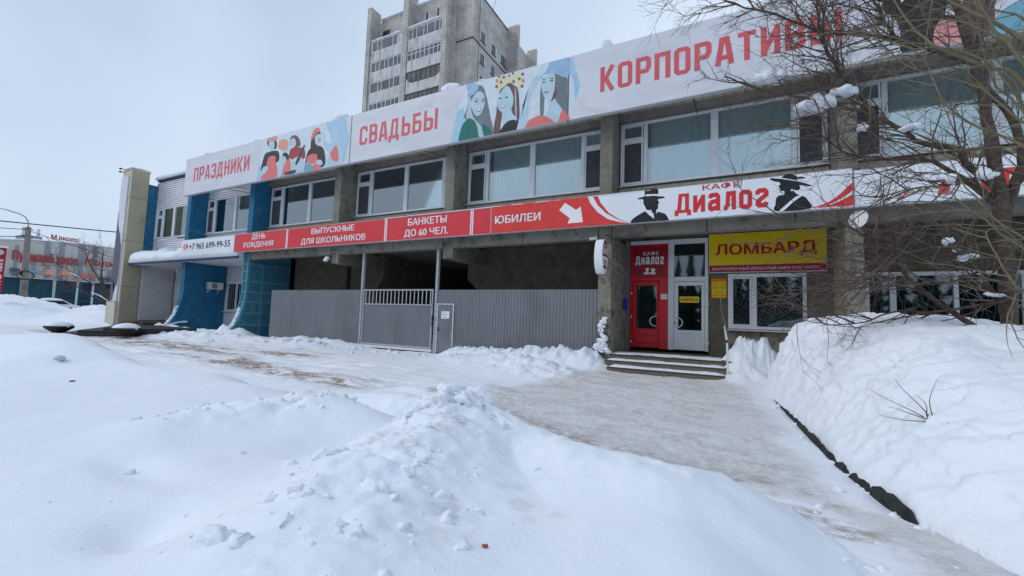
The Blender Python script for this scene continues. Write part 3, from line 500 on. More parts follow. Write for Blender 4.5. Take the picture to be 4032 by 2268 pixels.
# ------------------------------------------------------------------ big shovelled bank on the right
def bank_h(x, y):
    x0 = np.interp(y, [2.5, 4.3, 4.9, 7, 9.3, 11, 12.4, 13.5], [1.95, 1.12, 1.01, .87, .71, .62, .95, 1.5])+.03*fbm(x*0, y, 2.2, 3, 7)
    wd = np.interp(y, [3, 4.5, 6, 8, 11, 14], [2.3, 1.75, 1.5, 1.3, 1.1, 1.1])
    top = np.interp(y, [3.0, 3.9, 4.6, 5.6, 7, 9, 11.5, 13, 14.6], [.03, .38, .74, 1.02, 1.26, 1.40, 1.44, 1.15, .75])
    top = top*np.interp(x, [0, 1.4, 2.3, 3.1, 4.0, 5.0, 7], [1, 1.0, 1.07, 1.05, .93, .98, 1.0])
    u = np.clip((x-x0)/wd, 0, 1); prof = 1-(1-u)**2.1
    h = top*prof
    wx = x+.15*fbm(x, y, 1.4, 2, 14); wy = y+.15*fbm(x, y, 1.4, 2, 15)
    h = h+prof*(.10*fbm(x, y, .8, 3, 11)+.15*(billow(wx*1.0-wy*.6, wy*.45+wx*.4, 1.5, 5, 13, .55)-.55)+.03*fbm(x, y, 6, 4, 17)+.05*np.floor(vnoise(wx*2.6, wy*2.6, 18)*4)/4)
    h = h+.09*sst(0, .04, u)
    return np.where(u <= 0, -.25, h)
bx = np.concatenate([np.arange(.3, 3.2, .022), np.arange(3.2, 8.6, .06)]); by = np.concatenate([np.arange(2.4, 6.5, .025), np.arange(6.5, 14.65, .045)])
BX, BY = np.meshgrid(bx, by); BH = bank_h(BX, BY)
K['bank'] = mat('shovelled_snow', (.79,.83,.895), (.84,.872,.925), 1.6, .8, .5, 24, spec=.2)
bx0 = np.interp(BY, [2.5, 4.3, 4.9, 7, 9.3, 11, 12.4, 13.5], [1.95, 1.12, 1.01, .87, .71, .62, .95, 1.5]); bu = np.clip((BX-bx0)/1.5, 0, 1)
lat = np.sin(np.pi*bu)**.6*(.30*(billow(BY+.5*BH, BH*1.3-.3*BY, 1.6, 4, 19, .6)-.5)+.05*fbm(BY, BH*2, 7, 3, 20))
bank = grid_mesh('snow_bank', BX-lat, BY, BH+.35*lat*np.sin(np.pi*bu), K['bank'])
tag(bank, 'tall shovelled snow bank right of the icy path, below the bare tree', 'snow bank')

# lumps of broken snow lying on the piles: too many to count
lv, lf = [], []
def scatter(n, region, smin, smax, seed, hf):
    r = random.Random(seed); k = 0; tries = 0
    while k < n and tries < n*40:
        tries += 1; x = r.uniform(region[0], region[1]); y = r.uniform(region[2], region[3]); ok, z = hf(x, y)
        if not ok: continue
        s = smin*(smax/smin)**(r.random()**2.2)
        v, f = blob(x, y, z-s*.12, s*r.uniform(.8, 1.5), s*r.uniform(.6, 1.1), s*r.uniform(.5, .85), r.randint(0, 999), 3 if s > .05 else (2 if s > .02 else 1), .6, freq=1.9)
        a = r.uniform(0, 6.28); ca, sa = math.cos(a), math.sin(a); v = [(x+(p[0]-x)*ca-(p[1]-y)*sa, y+(p[0]-x)*sa+(p[1]-y)*ca, p[2]) for p in v]
        b = len(lv); lv.extend(v); lf.extend([tuple(b+i for i in q) for q in f]); k += 1
rr = random.Random(5)
def near_line(P, w):
    def g(x, y):
        d = 9
        for (ax, ay), (bx_, by_) in zip(P[:-1], P[1:]):
            t = max(0, min(1, ((x-ax)*(bx_-ax)+(y-ay)*(by_-ay))/((bx_-ax)**2+(by_-ay)**2))); d = min(d, math.hypot(x-ax-t*(bx_-ax), y-ay-t*(by_-ay)))
        return (rr.random() < math.exp(-(d/w)**2)), gz(x, y)
    return g
scatter(260, (-2.9, -.7, 1.0, 3.9), .007, .055, 1, near_line([(-1.45,1.2),(-1.85,2.2),(-2.15,3.2)], .55))
scatter(45, (-2.6, -1.6, 2.5, 3.7), .03, .10, 2, near_line([(-2.2,2.6),(-2.0,3.4)], .25))
scatter(170, (-4.9, -3.0, 1.8, 3.6), .010, .055, 3, near_line([(-4.5,2.2),(-4.1,2.8),(-3.7,3.25)], .25))
scatter(30, (-3.4, -.3, .8, 2.6), .008, .03, 4, near_line([(-2.6,1.2),(-.6,2.0)], .7))
scatter(190, (-8, -3.4, 9.3, 12.4), .02, .10, 5, near_line([(-7.8,11.9),(-5.0,10.8),(-3.9,9.9)], .8))
scatter(170, (-26, -9, 8.8, 12.4), .03, .15, 6, near_line([(-25,9.6),(-18,10.9),(-10,11.6)], .8))
scatter(150, (-3.6, .9, 3.0, 6.4), .008, .035, 7, near_line([(-3.3,5.5),(-2.0,4.5),(-.6,3.95),(.5,4.0),(.8,3.1)], .18))
scatter(60, (.5, 1.6, 3.0, 11), .010, .04, 8, near_line([(1.3,3.6),(.95,4.6),(.8,7),(.6,10)], .15))
me = bpy.data.meshes.new('snow_lumps'); me.from_pydata(lv, [], lf); me.polygons.foreach_set('use_smooth', [True]*len(me.polygons)); me.materials.append(K['snow_rough'])
o = bpy.data.objects.new('snow_lumps', me); COL.objects.link(o); stuff(o)
o['label'] = 'crumbly lumps of broken snow lying over the shovelled heaps'
# kerb of the planting bed, bared where the snow has slid off
kb = thing('bed_kerb', 'dark wet kerb edge showing under the right snow bank beside the path', 'kerb', (.85, 6.8, 0))
kp = [(.69,9.5,.05),(.73,8.9,.06),(.765,8.2,.07),(.80,7.5,.07),(.83,6.8,.075),(.86,6.2,.06),(.895,5.75,.04),(.905,5.62,-.03),(.915,5.5,-.03),(.92,5.42,.08),(.935,5.3,.07),(.95,5.15,-.03),(.97,5.02,.09),(1.0,4.78,.07),(1.01,4.68,-.03),(1.02,4.62,.12),(1.05,4.42,.15),(1.10,4.22,.10),(1.12,4.15,-.03)]
kp = [(a+.01, b, c*.62) for a, b, c in kp]
for q in range(len(kp)-1):
    (x0, y0, h0), (x1, y1, h1) = kp[q], kp[q+1]; n = max(1, int(abs(y1-y0)/.07)); mb = MB()
    for t in range(n):
        ya = y0+(y1-y0)*t/n; yb = y0+(y1-y0)*(t+1)/n; xa = x0+(x1-x0)*t/n; xb = x0+(x1-x0)*(t+1)/n
        ha = h0+(h1-h0)*t/n+.03*float(vnoise(np.array([ya*16.]), np.array([2.]), 3)[0]-.6); hb_ = h0+(h1-h0)*(t+1)/n+.03*float(vnoise(np.array([yb*16.]), np.array([2.]), 3)[0]-.6)
        mb.add([(xa,ya,-.1),(xb,yb,-.1),(xb+.03,yb,-.1),(xa+.03,ya,-.1),(xa,ya,ha),(xb,yb,hb_),(xb+.06,yb,hb_+.01),(xa+.06,ya,ha+.01)],[(0,3,2,1),(4,5,6,7),(0,1,5,4),(1,2,6,5),(2,3,7,6),(3,0,4,7)])
    mb.build('kerb_block', K['wood'], kb)

# ================================================================== COMMERCIAL BUILDING
bld = thing('commercial_building', 'long two storey concrete commercial building with big upper windows and a blue left wing', 'building', (-12, 14, 0))
COLX = {'b1': (-27.62,-27.24), 'b2': (-21.69,-21.30), 'c2': (-15.46,-15.07), 'c3': (-9.46,-9.06), 'c4': (-3.59,-3.20), 'c5': (2.31,2.71), 'c6': (8.2,8.6)}
UW = 13.4          # upper window plane
GW = 14.7          # ground floor wall plane
CF = 12.5          # front of the columns
# roof slab, back and side walls
B('roof_slab', K['concrete'], bld, -33.7, 13.45, 9.25, 14, 26, 9.52)
B('wall', K['wall_dark'], bld, -33.7, 25.6, 0, 14, 26, 9.25)
B('wall', K['wall_dark'], bld, 13.6, 12.9, 0, 14, 25.6, 9.25)
B('wall', K['siding'], bld, -33.7, 15.0, 0, -33.4, 25.6, 9.25)
B('room_wall', K['room'], bld, -33.3, 16.4, 4.6, 13.5, 16.6, 9.2)
B('upper_floor_slab', K['concrete'], bld, -33.3, 12.86, 4.28, 13.5, 25.5, 4.58)
# columns
def column(nm, z0, z1, m, y1=UW+.02): 
    x0, x1 = COLX[nm]; B('column', m, bld, x0, CF, z0, x1, y1, z1, .012)
column('b1', 4.14, 9.24, K['blue']); column('b2', 4.25, 9.24, K['blue'])
column('c2', 4.16, 9.24, K['concrete']); column('c3', 4.16, 9.24, K['concrete'])
column('c4', 4.02, 9.24, K['plaster'])
column('c5', 4.02, 9.24, K['concrete']); column('c6', 4.02, 9.24, K['concrete'])
# lower columns c4..c6 with crumbling plaster
def rough_column(x0, x1, z0, z1, m, flare=0.0, seed=1, y1=GW-.02):
    mb = MB(); nz_ = 26; ny_ = 12; nx_ = 5
    vs = []; ring = []
    for k in range(nz_+1):
        z = z0+(z1-z0)*k/nz_; f = flare*(1-k/nz_)**1.5; pts = []
        for i in range(nx_+1): pts.append((x0-f*.3+(x1-x0+f*1.3)*i/nx_, CF-f*.2))
        for j in range(1, ny_+1): pts.append((x1+f, CF-f*.2+(y1-CF+f*.2)*(j/ny_)**1.5))
        for i in range(nx_-1, -1, -1): pts.append((x0-f*.3+(x1-x0+f*1.3)*i/nx_, y1))
        for j in range(ny_-1, 0, -1): pts.append((x0-f*.3, CF-f*.2+(y1-CF+f*.2)*(j/ny_)**1.5))
        for (a, b) in pts:
            d = .022*float(fbm(np.array([a*3+z*1.1]), np.array([b*3+z*4.3]), 1.0, 3, seed)[0])
            vs.append((a+d, b-d if b < y1 else b, z))
        ring = len(pts)
    fs = [(k*ring+i, k*ring+(i+1) % ring, (k+1)*ring+(i+1) % ring, (k+1)*ring+i) for k in range(nz_) for i in range(ring)]
    fs.append(tuple(range(ring))[::-1]); fs.append(tuple(nz_*ring+i for i in range(ring)))
    return mb.add(vs, fs).build('column', m, bld)
rough_column(-3.57, -3.20, 0, 4.02, K['oldplaster'], .03, 3)
rough_column(2.43, 2.76, 0, 4.02, K['oldplaster'], .09, 5, 13.9)
rough_column(8.2, 8.6, 0, 4.02, K['oldplaster'], .05, 6)
# buttress fins of the left wing, flared at the foot
FP = [(2.9,12.5),(2.3,12.5),(1.9,12.47),(1.6,12.41),(1.3,12.34),(1.0,12.25),(.75,12.13),(.5,11.98),(.3,11.80),(.15,11.58),(0,11.3)]
for nm, zt, m in (('b1', 3.94, K['blue']), ('b2', 4.25, K['blue2'])):
    x0, x1 = COLX[nm]; pts = [(GW+.04, 0), (GW+.04, zt), (CF, zt)]+[(y, z) for z, y in FP]
    MB().prism(pts, x0, x1, 'x').build('buttress', m, bld)
    if nm == 'b2':
        def fy(z): return float(np.interp(z, [p[0] for p in FP[::-1]], [p[1] for p in FP[::-1]]))
        for z in (4.12, 3.67, 2.79, 2.28, 1.79, 1.22, .64):
            B('batten', K['batten'], bld, x1-.01, fy(z)+.10, z-.05, x1+.035, GW-.02, z+.05)
        for z in (4.09, 3.65, 3.28, 2.82, 2.27, 1.75, 1.29, .9):
            B('batten', K['batten'], bld, x0+.05, fy(z)-.04, z-.04, x1-.05, fy(z)+.06, z+.04)
        for xa in (x0-.015, x1-.055):
            mb = MB(); zz = [4.2, 3.4, 2.9, 2.3, 1.9, 1.6, 1.3, 1.0, .75, .5, .3, .1]
            for za, zb in zip(zz[:-1], zz[1:]):
                a, b = fy(za), fy(zb)
                mb.add([(xa,a-.045,za),(xa+.07,a-.045,za),(xa+.07,a+.07,za),(xa,a+.07,za),(xa,b-.045,zb),(xa+.07,b-.045,zb),(xa+.07,b+.07,zb),(xa,b+.07,zb)],[(0,1,2,3),(7,6,5,4),(0,4,5,1),(1,5,6,2),(2,6,7,3),(3,7,4,0)])
            mb.build('batten', K['batten'], bld)
        B('batten', K['batten'], bld, x1-.01, 13.19, .0, x1+.03, 13.29, 2.23)
        B('batten', K['batten'], bld, x1-.01, 13.21, 2.33, x1+.028, 13.28, 3.62)
# fin behind the pillar
B('column', K['blue'], bld, -33.75, 12.88, 4.0, -33.36, UW, 9.25)
# overhang: front beams, soffit and cross beams
B('beam', K['concrete'], bld, -21.28, CF+.01, 3.90, -15.48, 12.86, 5.28, .01)
B('beam', K['concrete'], bld, -15.05, CF+.01, 3.90, -9.48, 12.86, 5.28, .01)
B('beam', K['concrete'], bld, -9.04, CF+.01, 3.90, -3.61, 12.86, 5.28, .01)
B('beam', K['concrete'], bld, -3.18, CF+.01, 3.93, 2.29, 12.86, 5.28, .01)
B('beam', K['concrete'], bld, 2.73, CF+.01, 3.93, 8.18, 12.86, 5.28, .01)
for nm in ('c2', 'c3'):
    x0, x1 = COLX[nm]
    B('cross_beam', K['concrete'], bld, x0-.08, CF+.14, 3.52, x1-.02, 14.98, 4.155, .015)
for x in (-17.9, -13.6, -11.9, -6.2, -.6, 5.2):
    B('expansion_joint', K['grout'], bld, x, CF+.004, 3.905, x+.03, CF+.03, 4.5)
# ground floor walls
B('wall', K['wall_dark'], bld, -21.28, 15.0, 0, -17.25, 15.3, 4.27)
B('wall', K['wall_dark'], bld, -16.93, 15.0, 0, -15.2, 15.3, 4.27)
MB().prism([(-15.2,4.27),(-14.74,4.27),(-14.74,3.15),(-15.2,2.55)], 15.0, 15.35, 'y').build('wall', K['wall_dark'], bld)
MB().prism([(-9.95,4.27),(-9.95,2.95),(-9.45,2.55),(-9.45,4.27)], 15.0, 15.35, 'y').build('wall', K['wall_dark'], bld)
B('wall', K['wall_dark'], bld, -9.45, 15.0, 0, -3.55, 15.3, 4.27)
B('wall', K['room'], bld, -17.3, 15.32, 0, -16.9, 15.5, 4.27)
B('wall', K['room'], bld, -15.2, 24.0, 0, -9.4, 24.3, 4.27)
B('wall', K['wall_dark'], bld, -15.3, 15.36, 0, -15.1, 24, 4.27); B('wall', K['wall_dark'], bld, -9.5, 15.36, 0, -9.3, 24, 4.27)
# wall around the cafe and pawnshop entrances
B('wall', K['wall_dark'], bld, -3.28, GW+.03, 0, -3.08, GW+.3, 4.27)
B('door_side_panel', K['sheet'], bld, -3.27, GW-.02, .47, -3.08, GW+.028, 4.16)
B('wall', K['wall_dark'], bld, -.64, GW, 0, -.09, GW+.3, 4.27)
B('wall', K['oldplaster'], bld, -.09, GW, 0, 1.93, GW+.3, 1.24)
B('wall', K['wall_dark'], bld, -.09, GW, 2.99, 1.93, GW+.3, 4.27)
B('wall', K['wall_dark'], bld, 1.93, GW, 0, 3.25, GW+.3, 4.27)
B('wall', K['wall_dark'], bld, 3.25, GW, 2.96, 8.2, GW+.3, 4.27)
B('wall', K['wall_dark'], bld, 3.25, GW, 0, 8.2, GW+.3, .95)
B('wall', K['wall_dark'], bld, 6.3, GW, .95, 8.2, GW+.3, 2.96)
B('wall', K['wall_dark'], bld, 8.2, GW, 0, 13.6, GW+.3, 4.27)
B('wall', K['wall_dark'], bld, -3.08, GW, 4.17, -.64, GW+.3, 4.27)
B('room_wall', K['room'], bld, -3.1, 17.6, 0, 8.2, 17.8, 4.27)
B('room_wall', K['room'], bld, -3.3, GW+.3, 0, -3.1, 17.6, 4.27)
B('room_floor', K['room'], bld, -3.1, GW+.3, .2, 8.2, 17.6, .46)

# ------------------------------------------------------------------ upper storey windows
def bar(mb, x0, z0, x1, z1, y0, y1): mb.box(x0, y0, z0, x1, y1, z1)
def window(x0, x1, splits, casements, zt=7.74, zb=5.70, yw=UW, curtain=True, curt=None, sc=True, cm='curtain'):
    """splits: x of the mullions; casements: indices of the bays that are small opening lights"""
    mb = MB(); fr = .075; xs = [x0]+splits+[x1]
    mb.box(x0, yw-.04, zb, x1, yw+.05, zb+fr).box(x0, yw-.04, zt-fr, x1, yw+.05, zt)
    for i, x in enumerate(xs):
        wd = .075 if i in (0, len(xs)-1) else (.12 if (i-1 in casements or i in casements) else .20)
        a = x if i == 0 else (x-wd if i == len(xs)-1 else x-wd/2)
        mb.box(a, yw-.045, zb+fr, a+wd, yw+.05, zt-fr)
    win = mb.build('window', K['pvc'], bld, bevel=.006)
    for i in range(len(xs)-1):
        a = xs[i]+.06; b = xs[i+1]-.06
        if i in casements:
            zm = zb+(zt-zb)*.715
            MB().box(a, yw-.05, zm-.05, b, yw+.045, zm+.05).build('transom', K['pvc'], win, bevel=.005)
            f = MB(); s0, s1 = a+.02, b-.02
            for (za, zb_) in ((zb+fr, zm-.05), (zm+.05, zt-fr)):
                f.box(s0, yw-.055, za, s0+.045, yw, zb_).box(s1-.045, yw-.055, za, s1, yw, zb_).box(s0+.045, yw-.055, za, s1-.045, yw, za+.045).box(s0+.045, yw-.055, zb_-.045, s1-.045, yw, zb_)
            f.build('sash', K['pvc'], win)
            MB().box(a, yw+.01, zb+fr, b, yw+.02, zm-.05).build('pane', K['glass'], win)
            MB().box(a, yw+.01, zm+.05, b, yw+.02, zt-fr).build('pane', K['glass'], win)
            if sc: MB().box(s0+.05, yw-.035, zb+fr+.05, s1-.05, yw-.03, zm-.10).build('insect_screen', K['screen'], win)
        else:
            MB().box(a, yw+.01, zb+fr, b, yw+.02, zt-fr).build('pane', K['glass'], win)
    MB().box(x0-.04, yw-.16, zb-.035, x1+.02, yw+.04, zb-.008).build('sill', K['sillm'], win)
    if curtain:
        for (a, b) in (curt or [(xs[1]+.1, xs[-1]-.1)]):
            n = int((b-a)/.035); vs = []; 
            for k in range(n+1):
                x = a+(b-a)*k/n
                am = .035*(.4+.6*float(vnoise(np.array([x*.9]), np.array([3.0]), 5)[0]))
                y = yw+.22+am*math.sin(x*28+3*math.sin(x*2.3))
                vs += [(x, y, zb-.3), (x, y+.01, zt+.3)]
            MB().add(vs, [(2*k, 2*k+2, 2*k+3, 2*k+1) for k in range(n)]).build('curtain', K[cm], win, smooth=True)
    return win
window(-33.10, -29.1, [-32.37, -31.05], [0], 7.72, 5.74, curt=[(-31.0,-29.3)])
window(-27.22, -21.72, [-26.45, -24.45, -22.5], [0, 3], 7.72, 5.68, curt=[(-25.9,-21.9)])
window(-21.26, -15.50, [-20.32, -18.25, -16.28], [0, 3], 7.74, 5.66, curt=[(-19.9,-15.7)])
window(-15.03, -9.50, [-14.14, -12.16, -10.22], [0, 3], 7.75, 5.69, curt=[(-14.1,-9.7)])
window(-9.02, -3.62, [-8.17, -6.30, -4.43], [0, 3], 7.74, 5.68)
window(-3.16, 2.28, [-2.38, -.42, 1.53], [0, 3], 7.76, 5.70)
window(2.75, 8.16, [3.45, 5.45, 7.4], [0, 3], 7.76, 5.70, curt=[(3.6,7.2)])
for zc, z1 in ((7.80, 8.02), ):
    for a, b in ((-21.29,-15.48),(-15.05,-9.48),(-9.04,-3.61),(-3.18,2.29),(2.73,8.18)):
        B('lintel', K['lintel'], bld, a, UW-.22, 7.765, b, UW+.3, 8.015, .008)
        B('wall', K['grout'], bld, a, UW-.10, 8.02, b, UW+.3, 9.24)
        B('wall', K['grout'], bld, a, UW-.06, 5.28, b, UW+.3, 5.655)
        n = int(round((b-a)/.275)); wdt = (b-a)/n
        for k in range(n):
            p = rnd.uniform(-.006, .006)
            B('tile', K['tile'], bld, a+k*wdt+.008, UW-.125+p, 8.03, a+(k+1)*wdt-.008, UW-.095, 8.47, .004)
        n = int(round((b-a)/.36)); wdt = (b-a)/n
        for k in range(n):
            p = rnd.uniform(-.005, .005)
            B('tile', K['tile'], bld, a+k*wdt+.007, UW-.085+p, 5.34, a+(k+1)*wdt-.007, UW-.055, 5.63)
# white siding of the left wing
def boards(x0, x1, z0, z1, y, pitch=.115, holes=(), name='siding_board'):
    z = z0
    while z < z1-.02:
        zt = min(z+pitch, z1); segs = [(x0, x1)]
        for (hx0, hx1, hz0, hz1) in holes:
            if zt > hz0+.01 and z < hz1-.01:
                segs = [s for a, b in segs for s in ((a, min(b, hx0)), (max(a, hx1), b)) if s[1]-s[0] > .03]
        for a, b in segs:
            MB().add([(a,y,z),(b,y,z),(b,y-.006,zt-.012),(a,y-.006,zt-.012),(a,y-.050,z),(b,y-.050,z),(b,y-.018,zt-.022),(a,y-.018,zt-.022)],
                     [(0,1,2,3),(4,7,6,5),(0,4,5,1),(3,2,6,7),(0,3,7,4),(1,5,6,2)]).build(name, K['siding'], bld)
        z += pitch
B('wall', K['soffit'], bld, -33.34, UW+.01, 7.74, -21.7, UW+.3, 9.24)
B('wall', K['soffit'], bld, -33.34, UW+.01, 4.6, -21.7, UW+.3, 5.66)
boards(-33.34, -27.64, 7.76, 9.52, UW, .135)
boards(-33.34, -27.64, 4.15, 5.66, UW, .135)
boards(-27.22, -21.71, 7.76, 9.0, UW, .135)
B('window_reveal', K['pvc'], bld, -33.34, UW-.04, 5.66, -33.11, UW+.05, 7.74)
B('window_reveal', K['siding'], bld, -29.08, UW-.02, 5.66, -27.64, UW+.05, 7.74)
B('roof_flashing', K['navy'], bld, -33.36, UW-.12, 9.53, -26.6, UW+.35, 9.66)
# ground floor of the left wing
B('wall', K['soffit'], bld, -33.3, GW+.05, 0, -21.7, GW+.3, 4.27)
boards(-33.2, -27.64, .40, 3.98, GW+.04, .13)
boards(-27.22, -21.71, 0, 3.98, GW+.04, .13, holes=[(-27.05,-25.1,1.28,3.02)])
wn = MB()
wn.box(-27.05, GW-.03, 1.28, -26.93, GW+.03, 3.0).box(-25.22, GW-.03, 1.28, -25.1, GW+.03, 3.0).box(-26.93, GW-.03, 2.9, -25.22, GW+.03, 3.0).box(-26.93, GW-.03, 1.28, -25.22, GW+.03, 1.38).box(-26.13, GW-.02, 1.38, -26.03, GW+.03, 2.9)
wn = wn.build('window', K['pvc'], bld)
MB().box(-26.93, GW+.032, 1.38, -25.22, GW+.04, 2.9).build('pane', K['black'], wn)
for x in (-26.7,-26.5,-26.3,-25.9,-25.7,-25.5): MB().box(x, GW-.045, 1.4, x+.02, GW-.03, 2.88).build('window_bar', K['steel'], wn)
MB().box(-27.15, GW-.14, 1.22, -25.0, GW+.02, 1.27).build('sill', K['sillm'], wn)
# roller shutter in the side wall behind the pillar
sh = B('roller_shutter', K['soffit'], bld, -33.38, 12.93, .46, -33.33, 14.66, 4.0)
k = 0
for k in range(29):
    z = .48+k*.121
    MB().add([(-33.33,12.95,z),(-33.33,14.64,z),(-33.33,14.64,z+.109),(-33.33,12.95,z+.109),(-33.295,12.95,z+.02),(-33.295,14.64,z+.02),(-33.31,14.64,z+.109),(-33.31,12.95,z+.109)],
             [(4,5,6,7),(0,4,7,3),(1,2,6,5),(0,1,5,4),(3,7,6,2)]).build('slat', K['shutter'], sh)
B('wall', K['soffit'], bld, -33.7, 12.92, 0, -33.39, 15.0, 4.0)
# entrance canopy of the left wing
B('canopy', K['soffit'], bld, -33.2, 12.22, 3.95, -21.72, GW+.0, 4.03)
for a, b in ((-33.22,-27.4),(-27.4,-21.7)): B('canopy_fascia', K['navy'], bld, a, 12.16, 3.92, b-.004, 12.215, 4.06)
B('canopy_fascia', K['navy'], bld, -33.28, 12.16, 3.92, -33.225, 13.3, 4.06)

# ------------------------------------------------------------------ doors of the cafe and the pawnshop
cd_ = MB(); y0, y1 = GW-.07, GW
cd_.box(-3.06,y0,.55,-2.98,y1,4.03).box(-2.13,y0,.55,-1.845,y1,2.80).box(-1.90,y0,2.90,-1.845,y1,4.03).box(-2.98,y0,2.80,-1.845,y1,2.90).box(-2.98,y0,3.96,-1.90,y1,4.03)
cafe = cd_.build('door_frame', K['reddoor'], bld, bevel=.006)
cafed = MB().box(-2.97,y0-.02,.58,-2.86,y1-.01,2.78).box(-2.20,y0-.02,.58,-2.14,y1-.01,2.78).box(-2.86,y0-.02,.58,-2.20,y1-.01,1.20).box(-2.86,y0-.02,2.64,-2.20,y1-.01,2.78).build('door', K['reddoor'], bld, bevel=.006)
MB().box(-2.86,GW-.04,1.20,-2.20,GW-.03,2.64).build('pane', K['glass_lo'], cafed)
MB().box(-2.80,y0-.028,.70,-2.26,y0-.021,.73).box(-2.80,y0-.028,.98,-2.26,y0-.021,1.0).build('door_moulding', K['crimson'], cafed)
for z in (.72, 1.55, 2.35): MB().box(-3.03,y0-.03,z,-2.99,y0-.005,z+.07).build('hinge', K['plastic_white'], cafed)
hp = [(-2.20,y0-.02,1.62)]+[(-2.20-.20*math.sin(t), y0-.08, 1.455+.165*math.cos(t)) for t in np.linspace(.25, math.pi-.25, 9)]+[(-2.20,y0-.02,1.29)]
MB().tube(hp, .017, 8).build('handle', K['plastic_white'], cafed, smooth=True)
tr = B('transom_panel', K['crimson'], bld, -2.98, y0+.01, 2.90, -1.90, y0+.045, 3.965)
MB().box(-2.90,y0+.004,2.95,-2.0,y0+.009,2.97).box(-1.94,y0-.006,.60,-1.92,y0-.001,2.70).build('panel_seam', K['reddoor'], bld)
wf = MB()
wf.box(-1.84,y0,.55,-1.66,y1,4.16).box(-.74,y0,.55,-.645,y1,4.16).box(-1.66,y0,2.77,-.74,y1,2.92).box(-1.66,y0,4.0,-.74,y1,4.16).box(-3.06,y0,4.035,-1.845,y1,4.16)
wf = wf.build('door_frame', K['pvc'], bld, bevel=.006)
MB().box(-1.66,GW-.04,2.92,-.74,GW-.03,4.0).build('pane', K['glass_lo'], wf)
MB().box(-1.64,GW+.05,2.9,-.76,GW+.06,4.02).build('blind', K['screen'], wf)
wdr = MB().box(-1.65,y0-.02,.57,-1.53,y1-.01,2.755).box(-.84,y0-.02,.57,-.745,y1-.01,2.755).box(-1.53,y0-.02,2.63,-.84,y1-.01,2.755).box(-1.53,y0-.02,1.10,-.84,y1-.01,1.20).box(-1.53,y0-.02,.57,-.84,y1-.01,.67).box(-1.53,y0-.005,.67,-.84,y1-.01,1.10).build('door', K['pvc'], bld, bevel=.006)
MB().box(-1.53,GW-.04,1.20,-.84,GW-.03,2.63).build('pane', K['glass_lo'], wdr)
for z in (.80, 2.02, 2.52): MB().box(-.80,y0-.045,z,-.62,y0-.021,z+.05).box(-.70,y0-.05,z-.09,-.64,y0-.022,z+.0).build('hinge', K['plastic_white'], wdr)
hp = [(-1.59,y0-.02,1.60)]+[(-1.59+.20*math.sin(t), y0-.08, 1.435+.165*math.cos(t)) for t in np.linspace(.25, math.pi-.25, 9)]+[(-1.59,y0-.02,1.27)]
MB().tube(hp, .017, 8).build('handle', K['plastic_white'], wdr, smooth=True)
MB().box(-1.63,y0-.03,1.38,-1.60,y0-.021,1.46).build('lock', K['black'], wdr)
# cafe lettering on the red transom
F_ = front(y0+.006)
lettering('КАФЕ', F_, -2.64, 3.655, -2.14, 3.79, K['lettwhite'], tr, .03)

def dialog_word(frame, x0, zb, x1, zt, material, parent, thick=.19):
    wD = (x1-x0)*.185
    stroke_word('Д', frame, x0, zb+(zt-zb)*.19, x0+wD, zt, material, parent, thick=thick*.8)
    stroke_word('иалог', frame, x0+wD*1.12, zb+(zt-zb)*.17, x1, zb+(zt-zb)*1.13, material, parent, gap=.17, thick=thick)
dialog_word(F_, -2.90, 3.30, -1.98, 3.64, K['lettwhite'], tr)
def couple(frame, x0, z0, w, h, material, parent, name='sign_graphic'):
    man_ = [(.0,.05),(.06,.25),(.2,.36),(.22,.5),(.2,.6),(.2,.72),(.1,.74),(.2,.8),(.22,.98),(.42,.98),(.44,.8),(.5,.76),(.42,.7),(.41,.55),(.36,.42),(.44,.3),(.5,.1),(.48,0),(.3,-.02)]
    wom_ = [(1.,.05),(.95,.25),(.84,.34),(.86,.45),(.9,.6),(.96,.64),(1.0,.7),(.88,.72),(.85,.85),(.72,.92),(.62,.85),(.52,.86),(.6,.78),(.62,.6),(.66,.42),(.56,.3),(.52,.1),(.54,0),(.8,-.02)]
    O, U, W, N = frame
    for P in (man_, wom_):
        P = smooth_poly(P, 2)
        vs = [tuple(O[i]+U[i]*(x0+a*w)+W[i]*(z0+b*h)+N[i]*.001 for i in range(3)) for a, b in P]
        bm = bmesh.new(); f = bm.faces.new([bm.verts.new(v) for v in vs]); f.normal_update(); bmesh.ops.triangulate(bm, faces=[f])
        me = bpy.data.meshes.new(name); bm.to_mesh(me); bm.free(); me.materials.append(material); o = bpy.data.objects.new(name, me); COL.objects.link(o); adopt(o, parent)
couple(F_, -2.64, 3.02, .42, .22, K['lettwhite'], tr)
# pawnshop window with its fan grille
pw = MB(); y0 = GW-.07
pw.box(-.09,y0,1.30,0.0,GW+.02,2.985).box(1.83,y0,1.30,1.925,GW+.02,2.985).box(0.0,y0,2.88,1.83,GW+.02,2.985).box(0.0,y0,1.30,1.83,GW+.02,1.39).box(.54,y0,1.39,.68,GW+.02,2.88)
pw = pw.build('window', K['pvc'], bld, bevel=.006)
MB().box(0.0,y0-.02,1.39,.05,GW,2.88).box(.49,y0-.02,1.39,.54,GW,2.88).box(.05,y0-.02,1.39,.49,GW,1.44).box(.05,y0-.02,2.83,.49,GW,2.88).build('sash', K['pvc'], pw)
MB().box(.05,GW-.02,1.44,.49,GW-.012,2.83).build('pane', K['glass_lo'], pw); MB().box(.68,GW-.02,1.39,1.83,GW-.012,2.88).build('pane', K['glass_lo'], pw)
MB().box(-.12,GW-.20,1.245,1.98,GW+.0,1.285).build('sill', K['sillm'], pw)
g = MB(); yg = GW+.10
